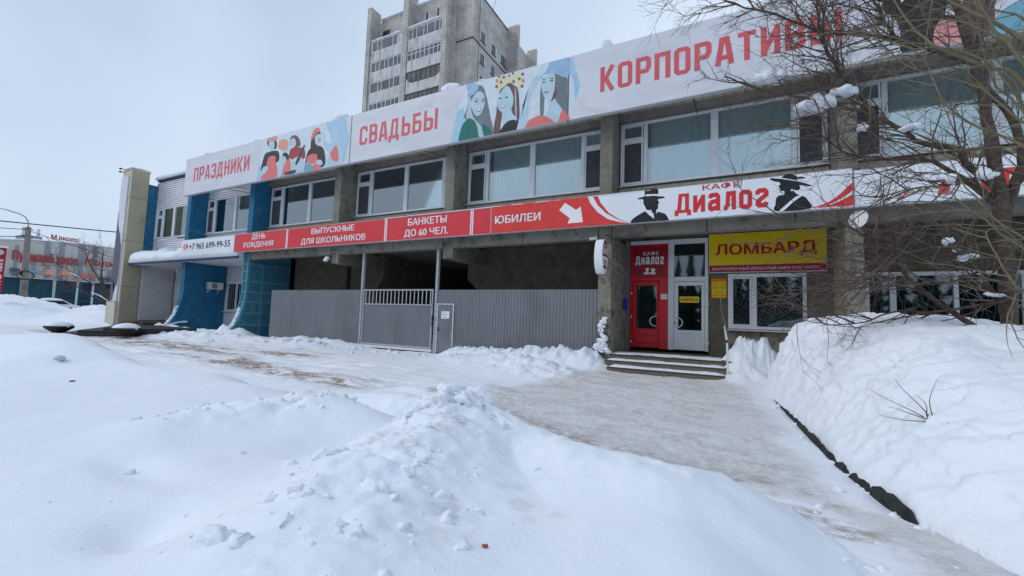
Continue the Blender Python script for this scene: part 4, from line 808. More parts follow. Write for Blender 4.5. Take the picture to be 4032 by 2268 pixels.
def fan(cx, cz, x0, x1, z0, z1, a0, a1, n, rads):
    for k in range(n):
        a = a0+(a1-a0)*k/(n-1); dx, dz = math.cos(a), math.sin(a); t = 9
        if dx < -1e-6: t = min(t, (x0-cx)/dx)
        if dx > 1e-6: t = min(t, (x1-cx)/dx)
        if dz > 1e-6: t = min(t, (z1-cz)/dz)
        if t > .05: g.tube([(cx, yg, cz), (cx+dx*t, yg, cz+dz*t)], .006, 4)
    for r_ in rads:
        P = []
        for k in range(25):
            a = a0+(a1-a0)*k/24; x = cx+r_*math.cos(a); z = cz+r_*math.sin(a)
            if x0 <= x <= x1 and z0 <= z <= z1: P.append((x, yg+.01, z))
            elif len(P) > 1: g.tube(P, .006, 4); P = []
            else: P = []
        if len(P) > 1: g.tube(P, .006, 4)
fan(1.83, 1.35, .68, 1.83, 1.39, 2.88, R(92), R(178), 15, (.35,.6,.85,1.1,1.35,1.6))
fan(.68, 1.35, .68, 1.83, 1.39, 2.88, R(2), R(88), 10, (.3,.55,.8))
fan(.0, 1.35, .0, .54, 1.39, 2.88, R(8), R(90), 13, (.4,.75,1.1,1.4))
g.build('window_grille', K['steel_lt'], pw)
B('ceiling_lamp', K['lamp_on'], bld, .85, 15.6, 3.02, 1.35, 15.72, 3.06)
B('ceiling_lamp', K['lamp_on'], bld, -1.55, 15.3, 2.98, -1.05, 15.4, 3.02)
# right hand shop window, half buried
rw = MB()
for (a, b) in ((3.25,3.33),(3.76,3.89),(5.01,5.10),(6.22,6.3)): rw.box(a, y0, .95, b, GW+.02, 2.96)
for (a, b) in ((3.33,3.76),(3.89,5.01),(5.10,6.22)): rw.box(a, y0, 2.86, b, GW+.02, 2.96).box(a, y0, .95, b, GW+.02, 1.03)
rw = rw.build('window', K['pvc'], bld)
for (a, b) in ((3.33,3.76),(3.89,5.01),(5.10,6.22)): MB().box(a, GW-.02, 1.03, b, GW-.012, 2.86).build('pane', K['glass_lo'], rw)
g = MB()
for k in range(26):
    x = 3.36+k*.11
    g.tube([(x+.04*math.sin(j*1.2+k*math.pi), yg, 1.05+j*.15) for j in range(13)], .007, 4)
g.build('window_grille', K['steel_lt'], rw)

# ================================================================== SIGNS
UY = 11.84; UF = front(UY-.004)
def board(name, label, x0, x1, z0, z1, y, depth, face, group=None, tilt=0):
    t = thing(name, label, 'sign', ((x0+x1)/2, y, z0), group)
    B('sign_box', K['signframe'], t, x0, y, z0, x1, y+depth, z1, .01)
    B('sign_face', face, t, x0+.02, y-.004, z0+.02, x1-.02, y-.0005, z1-.02)
    return t
US = 'banner boards along the top of the building'
u1 = board('roof_banner', 'leftmost upper banner reading ПРАЗДНИКИ with printed women in chef hats', -26.69, -13.885, 7.49, 9.545, UY, .16, K['signgrey'], US)
stroke_word('ПРАЗДНИКИ', UF, -25.79, 8.15, -20.78, 8.93, K['lettred'], u1, thick=.15, d=.001)
print_polys(PR_CHEF, UY-.004, u1, 7.515, 9.52)
u2 = board('roof_banner', 'middle upper banner reading СВАДЬБЫ with three printed women', -13.855, -4.455, 7.49, 9.545, UY, .16, K['signgrey'], US)
stroke_word('СВАДЬБЫ', UF, -13.35, 8.15, -9.43, 8.93, K['lettred'], u2, d=.001)
print_polys(PR_BIG, UY-.004, u2, 7.515, 9.52)
u3 = board('roof_banner', 'right upper banner reading КОРПОРАТИВЫ behind the tree twigs', -4.425, 9.5, 7.49, 9.545, UY, .16, K['signgrey'], US)
stroke_word('КОРПОРАТИВЫ', UF, -3.43, 8.16, 2.33, 8.93, K['lettred'], u3, thick=.165, d=.001)
print_polys([('midblue',0,[(-4.39,7.52),(-4.05,8.54),(-4.34,9.51),(-4.39,9.51)]), ('paleblue',0,[(-4.39,7.52),(-4.2,8.1),(-4.3,8.8),(-4.39,9.0)]),
  ('black',1,[(3.39,7.5),(3.36,8.15),(3.22,8.45),(3.12,8.55),(3.05,8.75),(3.18,8.86),(3.32,8.78),(3.42,8.72),(3.55,9.0),(3.62,9.3),(3.9,9.45),(4.25,9.3),(4.2,8.7),(4.1,8.2),(4.0,7.5)]),
  ('pink',2,[(3.95,7.5),(3.92,7.9),(4.1,8.15),(4.35,8.0),(4.4,7.5)]), ('hairred',2,[(4.4,7.5),(4.35,8.3),(4.55,8.7),(4.8,8.6),(4.85,7.9),(4.75,7.5)]),
  ('skin',3,[(4.3,8.75),(4.42,8.6),(4.6,8.75),(4.62,9.1),(4.45,9.2),(4.32,9.05)]), ('hairgrey',2,[(4.25,8.6),(4.2,9.1),(4.4,9.35),(4.7,9.2),(4.72,8.6),(4.55,8.6)]),
  ('steelblue',2,[(4.85,7.5),(4.95,8.0),(5.4,8.2),(6.0,8.1),(6.3,7.5)]), ('midblue',1,[(4.7,7.5),(4.75,7.8),(5.1,7.9),(5.9,7.85),(6.0,7.5)])], UY-.004, u3, 7.515, 9.52)
for x in (-26.3,-22.9,-19.8,-16.7,-13.8,-10.5,-7.5,-3.9,-.9,2.0,5.0):
    t_ = u1 if x < -13.9 else (u2 if x < -4.4 else u3)
    MB().tube([(x, UY+.1, 7.50), (x+.02, UW-.2, 7.62)], .012, 4).tube([(x, UY+.12, 7.6), (x, UW-.2, 7.9)], .012, 4).build('bracket', K['rust'], t_)
LY = 12.12; LF = front(LY-.004)
LS = 'fascia signs above the ground floor'
l1 = board('fascia_sign', 'white fascia sign with red phone symbol and a phone number above the snowy canopy', -27.05, -22.03, 4.215, 5.10, LY, .13, K['signwhite'], LS)
P8 = [(-26.58+.24*math.cos(a), 4.72+.165*math.sin(a)) for a in np.linspace(0, 2*math.pi, 25)[:-1]]
print_polys([('red',1,P8)], LY-.004, l1, 4.2, 5.12, 'phone_symbol', False)
pv = [(-26.65,4.63),(-26.6,4.60),(-26.52,4.61),(-26.51,4.65),(-26.56,4.68),(-26.585,4.73),(-26.56,4.78),(-26.52,4.80),(-26.53,4.84),(-26.60,4.85),(-26.65,4.81),(-26.67,4.72)]
print_polys([('white',2,pv)], LY-.004, l1, 4.2, 5.12, 'sign_graphic', False)
lettering('+7 965 699-99-55', LF, -26.22, 4.53, -22.36, 4.86, K['lettblack'], l1, .025, d=.002)
l2 = board('fascia_sign', 'long red fascia sign offering birthdays, school leaver parties and banquets for sixty', -22.02, -7.20, 4.205, 5.115, LY, .13, K['signred'], LS)
for w_, x0, z0, x1, z1 in (('ДЕНЬ',-20.59,4.73,-19.52,5.05),('РОЖДЕНИЯ',-21.19,4.35,-18.89,4.655),('ВЫПУСКНЫЕ',-16.27,4.765,-13.66,5.02),('ДЛЯ ШКОЛЬНИКОВ',-16.92,4.29,-13.0,4.60),('БАНКЕТЫ',-10.82,4.745,-9.03,5.01),('ДО 60 ЧЕЛ.',-10.98,4.28,-8.95,4.595)):
    lettering(w_, LF, x0, z0, x1, z1, K['lettwhite'], l2, .032, d=.002)
for x in (-17.98, -11.99, -8.02):
    for dx in (0, .075): MB().box(x+dx, LY-.0075, 4.215, x+dx+.045, LY-.005, 5.105).build('stripe', K['lettwhite'], l2)
MB().box(-22.04, LY-.006, 4.21, -21.99, LY-.0045, 5.11).build('stripe', K['beige2'], l2)
l3 = board('fascia_sign', 'cafe fascia sign with a man and a lady in hats either side of red lettering', -7.18, 2.515, 4.205, 5.135, LY-.02, .14, K['signwhite'], LS)
red_bg = [('red',0,[(-7.16,4.215),(-7.16,5.125),(-3.83,5.125),(-3.74,4.9),(-3.52,4.62),(-3.2,4.38),(-2.86,4.27),(-2.52,4.215)])]
print_polys(red_bg+[p for p in PR_SW if p[2][0][0] > -5][0:], LY-.024, l3, 4.215, 5.125, 'sign_graphic', False)
lettering('ЮБИЛЕИ', front(LY-.024), -7.02, 4.52, -5.36, 4.79, K['lettwhite'], l3, .035, d=.003)
print_polys(PR_MAN, LY-.024, l3, 4.215, 5.16, 'sign_graphic'); print_polys(PR_WOM, LY-.024, l3, 4.215, 5.16, 'sign_graphic')
lettering('КАФЕ', front(LY-.024), -.67, 4.95, .22, 5.11, K['lettred2'], l3, .03, d=.002)
dialog_word(front(LY-.026), -1.34, 4.265, .83, 4.92, K['lettred2'], l3)
l4 = board('fascia_sign', 'rightmost white fascia sign with a red swoosh, partly hidden by branches', 2.53, 10.5, 4.205, 5.08, LY, .13, K['signwhite'], LS)
print_polys([('red',1,[(3.27,4.33),(3.36,4.37),(3.43,4.45),(3.47,4.60),(3.47,4.43),(3.36,4.33)]), ('red',1,[(3.95,4.35),(4.05,4.75),(4.3,4.75),(4.2,4.62),(4.12,4.35)]), ('red',1,[(4.6,4.3),(4.65,4.8),(4.8,4.8),(4.8,4.3)]), ('red',1,[(4.9,4.3),(4.9,4.8),(5.4,4.8),(5.4,4.65),(5.05,4.65),(5.05,4.3)])], LY-.004, l4, 4.21, 5.08, 'sign_graphic', False)
for x in (-20.5,-18.9,-16.4,-13.2,-10.9,-8.6,-7.3,-5.0,-4.3,-2.2,1.4):
    MB().tube([(x, LY+.1, 4.21), (x+.03, LY+.34, 4.05), (x+.03, CF, 4.05)], .012, 4).build('bracket', K['black'], l2 if x < -7.2 else l3)
# thin snow line on the lower signs
def snowstrip(name, label, x0, x1, y0, y1, z, hgt, seed, zfun=None, parent=None, group=None, m='snow', nx=None):
    nx = nx or max(8, int((x1-x0)/.06)); ny = 8; vs = []
    for i in range(nx+1):
        x = x0+(x1-x0)*i/nx; zz = z if zfun is None else zfun(x)
        hh = hgt*(.75+.5*float(vnoise(np.array([x*1.6]), np.array([seed*3.3]), seed)[0])+.22*float(vnoise(np.array([x*6]), np.array([seed*1.3]), seed+1)[0]))
        e = min(1, min(i, nx-i)/2.0)**.5
        for j in range(ny+1):
            a = math.pi*j/ny; ov = .04*float(vnoise(np.array([x*4.]), np.array([seed+.5]), seed)[0])
            yy = (y0+y1)/2-math.cos(a)*((y1-y0)/2+ov*(1 if j < ny/2 else .2)); vs.append((x, yy, zz-.004+hh*e*math.sin(a)**.55 if 0 < j < ny else zz-.012))
    st = ny+1
    fs = [(i*st+j, (i+1)*st+j, (i+1)*st+j+1, i*st+j+1) for i in range(nx) for j in range(ny)]+[(i*st+ny, (i+1)*st+ny, (i+1)*st, i*st) for i in range(nx)]+[tuple(range(st)), tuple(nx*st+j for j in range(st))[::-1]]
    o = MB().add(vs, fs).build(name, K[m], parent, smooth=True)
    if label: tag(o, label, 'snow', group)
    return o
GC = 'snow caps left along the building'
snowstrip('rooftop_snow', 'thick snow blanket lying on the entrance canopy of the blue wing', -33.2, -21.75, 12.12, 13.38, 4.05, .64, 4, group=GC)
tag(MB().add(*blob(-32.5, 12.8, 4.42, .75, .5, .36, 11, 3, .22)).build('rooftop_snow', K['snow'], None, smooth=True), 'rounded snow heap at the left end of the canopy snow', 'snow', GC)
snowstrip('rooftop_snow', 'snow edge along the roof of the blue wing left of the first banner', -33.4, -26.6, 13.16, 14.6, 9.66, .40, 6, group=GC)
for (x, zt_, wd_, lb) in ((-24.9,9.66,.42,'small snow hump on the leftmost banner near its left end'),(-20.75,9.74,.42,'low snow hump on the leftmost banner above the gap before the printed women'),(-14.87,9.83,.42,'snow hump on the leftmost banner near its right end'),(-9.1,9.88,.36,'rounded snow hump on the middle banner under the grey tower'),(-3.35,9.88,.21,'small round snow ball above the left end of the КОРПОРАТИВЫ banner'),(-7.6,9.63,.22,'small snow hump just left of the woman with the dotted bow')):
    v, f = blob(x, 12.15, 9.52+(zt_-9.52)*.45, wd_, .32, (zt_-9.52)*.75, int(-x*7) % 50, 3, .22)
    tag(MB().add(v, f).build('rooftop_snow', K['snow'], None, smooth=True), lb, 'snow', GC)
snowstrip('snow_trim', 'thin snow line along the top edge of the red fascia sign', -12.0, -2.0, LY-.01, LY+.12, 5.118, .02, 8, group=GC)

# projecting oval sign on the column by the cafe door
ov = thing('projecting_sign', 'white and red oval sign projecting from the column by the cafe door', 'sign', (-3.4, 12.0, 2.76))
N_ = 40; ax0, ax1 = -3.50, -3.26; cy, cz, ry, rz = 12.06, 3.27, .30, .51
el = [(cy+ry*math.cos(2*math.pi*k/N_), cz+rz*math.sin(2*math.pi*k/N_)) for k in range(N_)]
MB().prism(el, ax0, ax1, 'x').build('sign_box', K['signwhite'], ov, bevel=.008)
SXF = sideX(ax1+.004)
def flat_x(pts, x, m, parent, name):
    bm = bmesh.new(); f = bm.faces.new([bm.verts.new((x, p[0], p[1])) for p in pts]); f.normal_update(); bmesh.ops.triangulate(bm, faces=[f]); me = bpy.data.meshes.new(name); bm.to_mesh(me); bm.free(); me.materials.append(m)
    o = bpy.data.objects.new(name, me); COL.objects.link(o); return adopt(o, parent)
inner = [(cy+(ry-.02)*math.cos(2*math.pi*k/N_), cz+(rz-.02)*math.sin(2*math.pi*k/N_)) for k in range(N_)]
flat_x([p for p in inner if p[1] >= cz-.01], ax1+.002, K['darkred'], ov, 'sign_face')
flat_x([p for p in inner if p[1] < cz+.02], ax1+.0012, K['lettwhite'], ov, 'sign_face')
lettering('КАФЕ', SXF, cy-.14, 3.56, cy+.14, 3.65, K['lettwhite'], ov, .03)
dialog_word(SXF, cy-.25, 3.30, cy+.25, 3.56, K['lettwhite'], ov)
couple(SXF, cy-.17, 2.92, .34, .28, K['darkred'], ov)
MB().tube([(-3.40, 12.2, 3.45), (-3.40, 12.48, 3.45)], .02, 6).tube([(-3.40, 12.2, 3.08), (-3.40, 12.48, 3.08)], .02, 6).build('bracket', K['steel'], ov)
# pawnshop sign
ps = thing('pawnshop_sign', 'yellow pawnshop box sign with dark red strip above the grilled window', 'sign', (.9, 14.6, 3.02))
PY = GW-.14
B('sign_box', K['signframe'], ps, -.625, PY, 3.015, 2.405, GW-.002, 4.245, .008)
MB().box(-.61, PY-.003, 3.25, 2.39, PY-.0005, 4.23).build('sign_face', K['yellow'], ps); MB().box(-.61, PY-.0032, 3.04, 2.39, PY-.0004, 3.2495).build('sign_face', K['darkred'], ps)
lettering('ЛОМБАРД', front(PY-.004), -.44, 3.50, 2.17, 3.91, K['redletter'], ps, .05, d=.001)
lettering('КРАТКОСРОЧНЫЙ ДЕНЕЖНЫЙ ЗАЕМ ПОД ЗАЛОГ', front(PY-.004), -.52, 3.085, 2.22, 3.195, K['lettwhite'], ps, .012, d=.001)
hn = thing('opening_hours_sign', 'small yellow and orange opening hours plate between pawnshop door and window', 'sign', (-.34, GW, 2.24))
MB().box(-.56, GW-.02, 2.235, -.13, GW-.003, 2.855).build('sign_plate', K['orange'], hn); MB().box(-.545, GW-.024, 2.26, -.145, GW-.0205, 2.76).build('sign_face', K['yellow'], hn)
hf = front(GW-.0245)
for w_, x0, z0, x1, z1 in (('РЕЖИМ РАБОТЫ',-.52,2.69,-.17,2.715),('понедельник - пятница',-.52,2.625,-.17,2.645),('9.00 - 19.00',-.52,2.535,-.17,2.585),('13.00 - 14.00',-.46,2.44,-.22,2.47),('суббота',-.45,2.385,-.24,2.405),('10.00 - 17.00',-.53,2.30,-.16,2.35)):
    lettering(w_, hf, x0, z0, x1, z1, K['redletter'], hn, .02, d=.001)
lettering('ЛОМБАРД', front(GW-.0206), -.52, 2.79, -.17, 2.82, K['yellow'], hn, .02, d=.001)
dl = thing('door_notice', 'yellow notice with dark lower case lettering stuck on the white door glass', 'sign', (-1.2, GW-.05, 2.08))
MB().box(-1.49, GW-.047, 2.085, -.915, GW-.041, 2.28).build('sign_plate', K['yellow'], dl)
lettering('ломбард', front(GW-.048), -1.46, 2.11, -.94, 2.245, K['darkred'], dl, .01, d=.001)
pl = tag(MB().box(-2.07, GW-.085, 2.18, -1.86, GW-.072, 2.36).build('door_plate', K['plastic_white']), 'small white plate fixed to the red frame between the two doors', 'plate')
mbx = thing('mailbox', 'small dark blue box on the column side left of the red door', 'box', (-3.15, 14.3, 1.8))
B('box_body', K['mailblue'], mbx, -3.19, 14.05, 1.80, -3.08, 14.3, 2.12, .01); B('box_lid', K['mailblue'], mbx, -3.20, 14.04, 2.122, -3.07, 14.31, 2.15)

# ================================================================== ADVERTISING PILLAR
st = thing('advertising_pillar', 'tall beige clad pillar with a grey and white mural on its street face', 'pillar', (-33.9, 12.4, .3))
B('core', K['beige2'], st, -34.5, 12.02, .2, -33.41, 12.84, 9.95)
for za, zb in ((.25,2.56),(2.59,5.43),(5.46,8.17),(8.20,9.99)): B('cladding_panel', K['beige'], st, -33.405, 11.98, za, -33.36, 12.86, zb, .008)
for za, zb in ((.25,2.56),(2.59,5.43),(5.46,8.17),(8.20,9.99)): B('cladding_panel', K['beige2'], st, -34.55, 11.94, za, -33.38, 12.015, zb, .008)
B('plinth', K['beige2'], st, -34.7, 11.80, .2, -33.50, 11.935, 1.62, .01)
MB().prism([(11.9,9.95),(12.9,9.95),(12.9,10.05),(12.4,10.12),(11.95,10.0)], -34.6, -33.34, 'x').build('cap', K['beige2'], st)
mu = B('mural_board', K['signgrey'], st, -34.5, 11.87, 1.66, -33.62, 11.935, 9.55)
bm_ = lambda pts, c: print_polys([(c, 1, pts)], 11.869, st, 1.68, 9.53, 'mural_print')
K_m = dict(); PCOL['plum'] = (.085,.075,.12); PCOL['muralwhite'] = (.6,.62,.66)
bm_([(-34.49,7.2),(-34.3,6.4),(-34.0,5.9),(-33.75,5.3),(-33.64,4.9),(-33.64,2.9),(-33.9,2.5),(-34.1,1.9),(-34.15,1.7),(-34.49,1.7)], 'plum')
bm_([(-34.2,3.0),(-34.05,2.7),(-33.95,2.2),(-33.9,1.75),(-34.0,1.7),(-34.08,2.2),(-34.2,2.6)], 'muralwhite')
snowstrip('rooftop_snow', 'thin snow layer on the very top of the beige pillar', -34.6, -33.35, 11.95, 12.9, 10.08, .10, 12, group=GC, nx=12)
for z in (9.75, 9.95):
    tag(MB().tube([(-34.0, 11.85, z), (-34.0, 11.62, z+.02)], .02, 5).box(-34.08, 11.54, z-.03, -33.92, 11.64, z+.04).build('spotlight', K['black']), ('lower' if z < 9.8 else 'upper')+' small dark spotlight arm at the top of the beige pillar', 'spotlight', 'spotlights on the pillar')
rg = MB(); [rg.tube([(-33.352, 12.40+.07*math.cos(a), 1.98+.085*math.sin(a)) for a in np.linspace(0, 6.28, 17)], .006, 4)]; rg.tube([(-33.352,12.34,1.94),(-33.352,12.40,2.02),(-33.352,12.46,1.98)], .006, 4).tube([(-33.352,12.40,1.9),(-33.352,12.41,1.78)], .006, 4)
rg.build('graffiti', K['ink'], st)

# ================================================================== FENCE AND GATE
def corrugated(x0, x1, z0, z1, y, pitch=.115, depth=.012):
    xs = []; n = max(1, int(round((x1-x0)/pitch))); p = (x1-x0)/n
    for k in range(n): xs += [(x0+k*p, 0), (x0+k*p+p*.62, 0), (x0+k*p+p*.70, depth), (x0+k*p+p*.92, depth)]
    xs.append((x1, 0)); vs = []
    for (x, d) in xs: vs += [(x, y+d, z0), (x, y+d, z1)]
    m = len(xs); fs = [(2*i, 2*i+2, 2*i+3, 2*i+1) for i in range(m-1)]
    return MB().add(vs, fs)
FY = 12.70
fl = thing('sheet_fence', 'grey profiled sheet fence left of the sliding gate, beside the blue buttress', 'fence', (-16.6, FY, 0), 'grey sheet fences')
edges = [-19.62, -18.47, -17.32, -16.25, -15.1, -13.72]
for a, b in zip(edges[:-1], edges[1:]): corrugated(a, b-.004, -.1, 2.365, FY+rnd.uniform(-.003, .003), .115).build('sheet', K['sheet'], fl)
B('top_rail', K['steel'], fl, -19.62, FY+.03, 2.30, -13.72, FY+.07, 2.37)
fr_ = thing('sheet_fence', 'grey profiled sheet fence between the wicket door and the cafe column', 'fence', (-6.3, FY, 0), 'grey sheet fences')
edges = [-8.93, -7.87, -6.82, -5.76, -4.70, -3.62]
for a, b in zip(edges[:-1], edges[1:]): corrugated(a, b-.004, .0, 2.36, FY+rnd.uniform(-.003, .003), .115).build('sheet', K['sheet'], fr_)
corrugated(-9.69, -8.934, 1.865, 2.36, FY, .115).build('sheet', K['sheet'], fr_)
B('top_rail', K['steel'], fr_, -9.69, FY+.03, 2.30, -3.62, FY+.07, 2.365)
for i, (x, lb) in enumerate(((-13.63,'grey steel post left of the sliding gate reaching up to the overhang'),(-9.78,'grey steel post right of the sliding gate reaching up to the overhang'))):
    p = thing('gate_post', lb, 'post', (x, FY, 0), 'gate posts')
    B('post', K['steel'], p, x-.055, FY-.03, 0, x+.055, FY+.08, 3.90, .006); B('end_plate', K['steel'], p, x-.09, FY-.05, 3.885, x+.09, FY+.12, 3.905)
    B('base_plate', K['steel'], p, x-.1, FY-.06, 0, x+.1, FY+.12, .02)
gt = thing('sliding_gate', 'grey sliding gate with a row of open bars above its sheet', 'gate', (-11.6, FY-.05, .05))
gy_ = FY-.06
MB().box(-13.50,gy_,.14,-9.90,gy_+.05,.22).box(-13.50,gy_,1.76,-9.90,gy_+.05,1.81).box(-13.50,gy_,2.33,-9.90,gy_+.05,2.385).box(-13.50,gy_,.22,-13.44,gy_+.05,1.76).box(-9.96,gy_,.22,-9.90,gy_+.05,1.76).box(-13.50,gy_,1.81,-13.45,gy_+.05,2.33).box(-9.95,gy_,1.81,-9.90,gy_+.05,2.33).build('gate_frame', K['steel'], gt, bevel=.004)
corrugated(-13.44, -9.96, .22, 1.76, gy_+.035, .08, .008).build('sheet', K['sheet'], gt)
for k in range(18):
    x = -13.35+k*(3.33/17); B('bar', K['steel_lt'], gt, x-.012, gy_+.012, 1.81, x+.012, gy_+.036, 2.33)
B('bottom_beam', K['plastic_white'], gt, -13.7, gy_-.02, .05, -9.86, gy_+.06, .135, .006)
B('latch', K['black'], gt, -9.90, gy_-.03, 1.22, -9.84, gy_+.02, 1.40, .006); B('latch', K['black'], gt, -9.90, gy_-.03, 1.03, -9.84, gy_+.02, 1.15, .006)
wk = thing('wicket_door', 'narrow grey sheet wicket door with a paper notice right of the sliding gate', 'door', (-9.3, FY, .05))
MB().box(-9.70,FY-.045,.02,-9.655,FY,1.855).box(-8.985,FY-.045,.02,-8.94,FY,1.855).box(-9.655,FY-.045,1.81,-8.985,FY,1.855).build('door_frame', K['steel_lt'], wk, bevel=.004)
corrugated(-9.65, -8.99, .05, 1.805, FY-.02, .11, .008).build('door_sheet', K['sheet'], wk)
B('handle', K['black'], wk, -9.64, FY-.06, .86, -9.56, FY-.03, .92, .008); B('lock', K['black'], wk, -9.63, FY-.05, .97, -9.60, FY-.03, 1.0)
nt_ = thing('paper_notice', 'white paper notice taped to the grey wicket door', 'notice', (-9.3, FY, 1.31))
MB().box(-9.49, FY-.034, 1.30, -9.13, FY-.028, 1.57).build('paper_sheet', K['paper'], nt_)
nn = MB()
for (a, z, b) in ((-9.46,1.535,-9.42),(-9.38,1.535,-9.25),(-9.46,1.51,-9.3),(-9.46,1.455,-9.2),(-9.46,1.435,-9.24),(-9.42,1.39,-9.26),(-9.40,1.36,-9.28),(-9.42,1.335,-9.22)): nn.box(a, FY-.0352, z, b, FY-.0345, z+.008)
nn.build('printed_lines', K['ink'], nt_)

# ================================================================== ENTRANCE STEPS
es = thing('entrance_steps', 'worn concrete entrance steps with snow on the treads below the cafe doors', 'steps', (-1.6, 12.3, 0))
B('landing', K['stepc'], es, -3.18, 12.40, 0, .0, GW, .455)
B('step', K['stepc'], es, -3.24, 12.36, 0, -.17, 12.405, .445, .012)
B('step', K['stepc'], es, -3.20, 12.00, 0, -.12, 12.37, .30, .012); B('step', K['stepc'], es, -3.05, 11.64, 0, -.15, 12.01, .15, .012)
for (x0, x1, y, z) in ((-3.25,-.17,12.345,.447),(-3.21,-.12,11.985,.302),(-3.06,-.15,11.625,.152)): B('nosing', K['nosing'], es, x0, y, z-.022, x1, y+.05, z+.004, .004)
def tread_snow(x0, x1, y0, y1, z, seed, lab, dens=.5):
    xs = np.arange(x0, x1, .03); ys = np.arange(y0, y1+.001, (y1-y0)/10); XX, YY = np.meshgrid(xs, ys)
    n = fbm(XX, YY, 2.2, 4, seed)*1.0; u = (YY-y0)/(y1-y0); e = np.minimum((XX-x0)/.12, (x1-XX)/.12).clip(0, 1)
    hh = .035*sst(-.35, .5, n+dens*(.4+u*.9)-.25)*sst(0, .18, u)*e+.045*np.abs(n)*u*u-.006
    o = grid_mesh('trodden_snow', XX, YY, z+hh, K['snow_rough']); tag(o, lab, 'snow', 'trodden snow on the entrance steps'); return o
tread_snow(-3.18, -.18, 12.40, 13.25, .452, 3, 'trodden snow on the landing in front of the doors', .55)
tread_snow(-3.18, -.13, 12.04, 12.345, .305, 5, 'trodden snow on the upper tread of the entrance steps', .7)
tread_snow(-3.02, -.16, 11.68, 11.985, .155, 7, 'trodden snow on the lowest tread of the entrance steps', .8)
sv, sf = [], []
for i in range(46):
    t = rnd.random()**1.3; zc = .5+t*1.0; wd = .16*(1-t)+.05
    v, f = blob(-3.37+rnd.uniform(-wd, wd)+.03*math.sin(zc*9), 12.44-.07*(1-t), zc, rnd.uniform(.04, .10)*(1.15-t*.6), .06*(1.2-t*.6), rnd.uniform(.035, .085), i+40, 2, .5, freq=2.0); b = len(sv); sv += v; sf += [tuple(b+q for q in t_) for t_ in f]
tag(MB().add(sv, sf).build('stuck_snow', K['snow'], None, smooth=True), 'snow stuck up the foot of the column left of the entrance steps', 'snow')
rl = thing('handrail', 'white painted handrail and post at the right side of the entrance steps', 'handrail', (-.1, 12.0, 0))
MB().tube([(-.18,14.0,1.37),(-.105,12.0,1.03)], .03, 8).build('rail', K['plastic_white'], rl); MB().tube([(-.10,12.0,1.02),(-.085,12.0,.0)], .024, 8).build('post', K['plastic_white'], rl)
MB().tube([(-.106,12.03,1.0),(-.103,11.96,.985)], .036, 8).build('end_cap', K['rust'], rl)

# ================================================================== STEPS OF THE LEFT WING
gs = thing('granite_steps', 'dark granite steps in front of the beige pillar', 'steps', (-27, 9, 0))
MB().prism([(-22.75,9.25),(-22.85,11.2),(-27.15,11.4),(-27.15,11.9),(-33.3,14.6),(-33.4,12.2),(-32.2,12.0),(-24.6,8.35)], -.05, .40, 'z').build('step', K['granite'], gs, bevel=.012)
MB().prism([(-22.95,9.05),(-24.0,9.4),(-32.5,12.6),(-32.9,12.3),(-25.0,7.65)], -.05, .27, 'z').build('step', K['granite'], gs, bevel=.012)
MB().prism([(-23.1,8.9),(-24.0,9.2),(-33.0,12.6),(-33.5,12.1),(-25.3,7.2)], -.05, .145, 'z').build('step', K['granite'], gs, bevel=.012)
MB().prism([(-23.3,8.75),(-24.0,9.0),(-33.6,12.4),(-34.2,11.9),(-26.2,7.05)], -.05, .05, 'z').build('step', K['granite'], gs, bevel=.012)
MB().prism([(-28.0,11.1),(-27.7,11.6),(-27.7,14.68),(-33.3,14.68),(-33.3,12.95),(-31.4,12.2)], .402, .52, 'z').build('step', K['granite'], gs, bevel=.012)
def bowl(x, y, z, r, lb):
    t = thing('planter_bowl', lb, 'planter', (x, y, z), 'stone planter bowls by the granite steps')
    prof = [(.35*r, 0), (.42*r, .06), (.62*r, .14), (.95*r, .26), (r, .32), (r, .36), (.9*r, .36)]; n = 28; vs = []
    for (a, h) in prof: vs += [(x+a*math.cos(2*math.pi*k/n), y+a*math.sin(2*math.pi*k/n), z+h) for k in range(n)]
    fs = [(i*n+k, i*n+(k+1) % n, (i+1)*n+(k+1) % n, (i+1)*n+k) for i in range(len(prof)-1) for k in range(n)]+[tuple(range(n))[::-1], tuple((len(prof)-1)*n+k for k in range(n))]
    MB().add(vs, fs).build('bowl', K['granite'], t, smooth=False)
    v, f = blob(x, y, z+.34, r*.96, r*.96, .22, 5, 3, .06); v = [p for p in v]
    MB().add(v, f).build('snow_dome', K['snow'], t, smooth=True)
bowl(-22.95, 8.55, .08, .50, 'round planter bowl heaped with snow at the right corner of the granite steps')
bowl(-27.9, 7.9, -.02, .52, 'round planter bowl farther left beyond the granite steps')

# ================================================================== FITTINGS ON THE FACADE
ac = thing('air_conditioner', 'white outdoor air conditioner unit on the blue buttress', 'air conditioner', (-27.0, 13.95, 2.5))
B('casing', K['plastic_white'], ac, -27.22, 13.62, 2.52, -26.93, 14.42, 2.92, .012)
rg = MB(); 
for r_ in (.15, .115, .08, .045): rg.tube([(-26.922, 13.93+r_*math.cos(a), 2.72+r_*math.sin(a)) for a in np.linspace(0, 2*math.pi, 21)], .006, 4)
rg.build('fan_grille', K['steel'], ac)
MB().tube([(-26.928, 13.93+.16*math.cos(a), 2.72+.16*math.sin(a)) for a in np.linspace(0, 6.28, 21)], .008, 4).build('fan_ring', K['ink'], ac)
flat_x([(13.93+.155*math.cos(a), 2.72+.155*math.sin(a)) for a in np.linspace(0, 6.28, 25)[:-1]], -26.927, K['ink'], ac, 'fan_opening')
for k in range(6): B('louvre', K['crimson'] if k % 2 else K['steel'], ac, -27.2, 13.605, 2.56+k*.055, -26.96, 13.618, 2.585+k*.055)
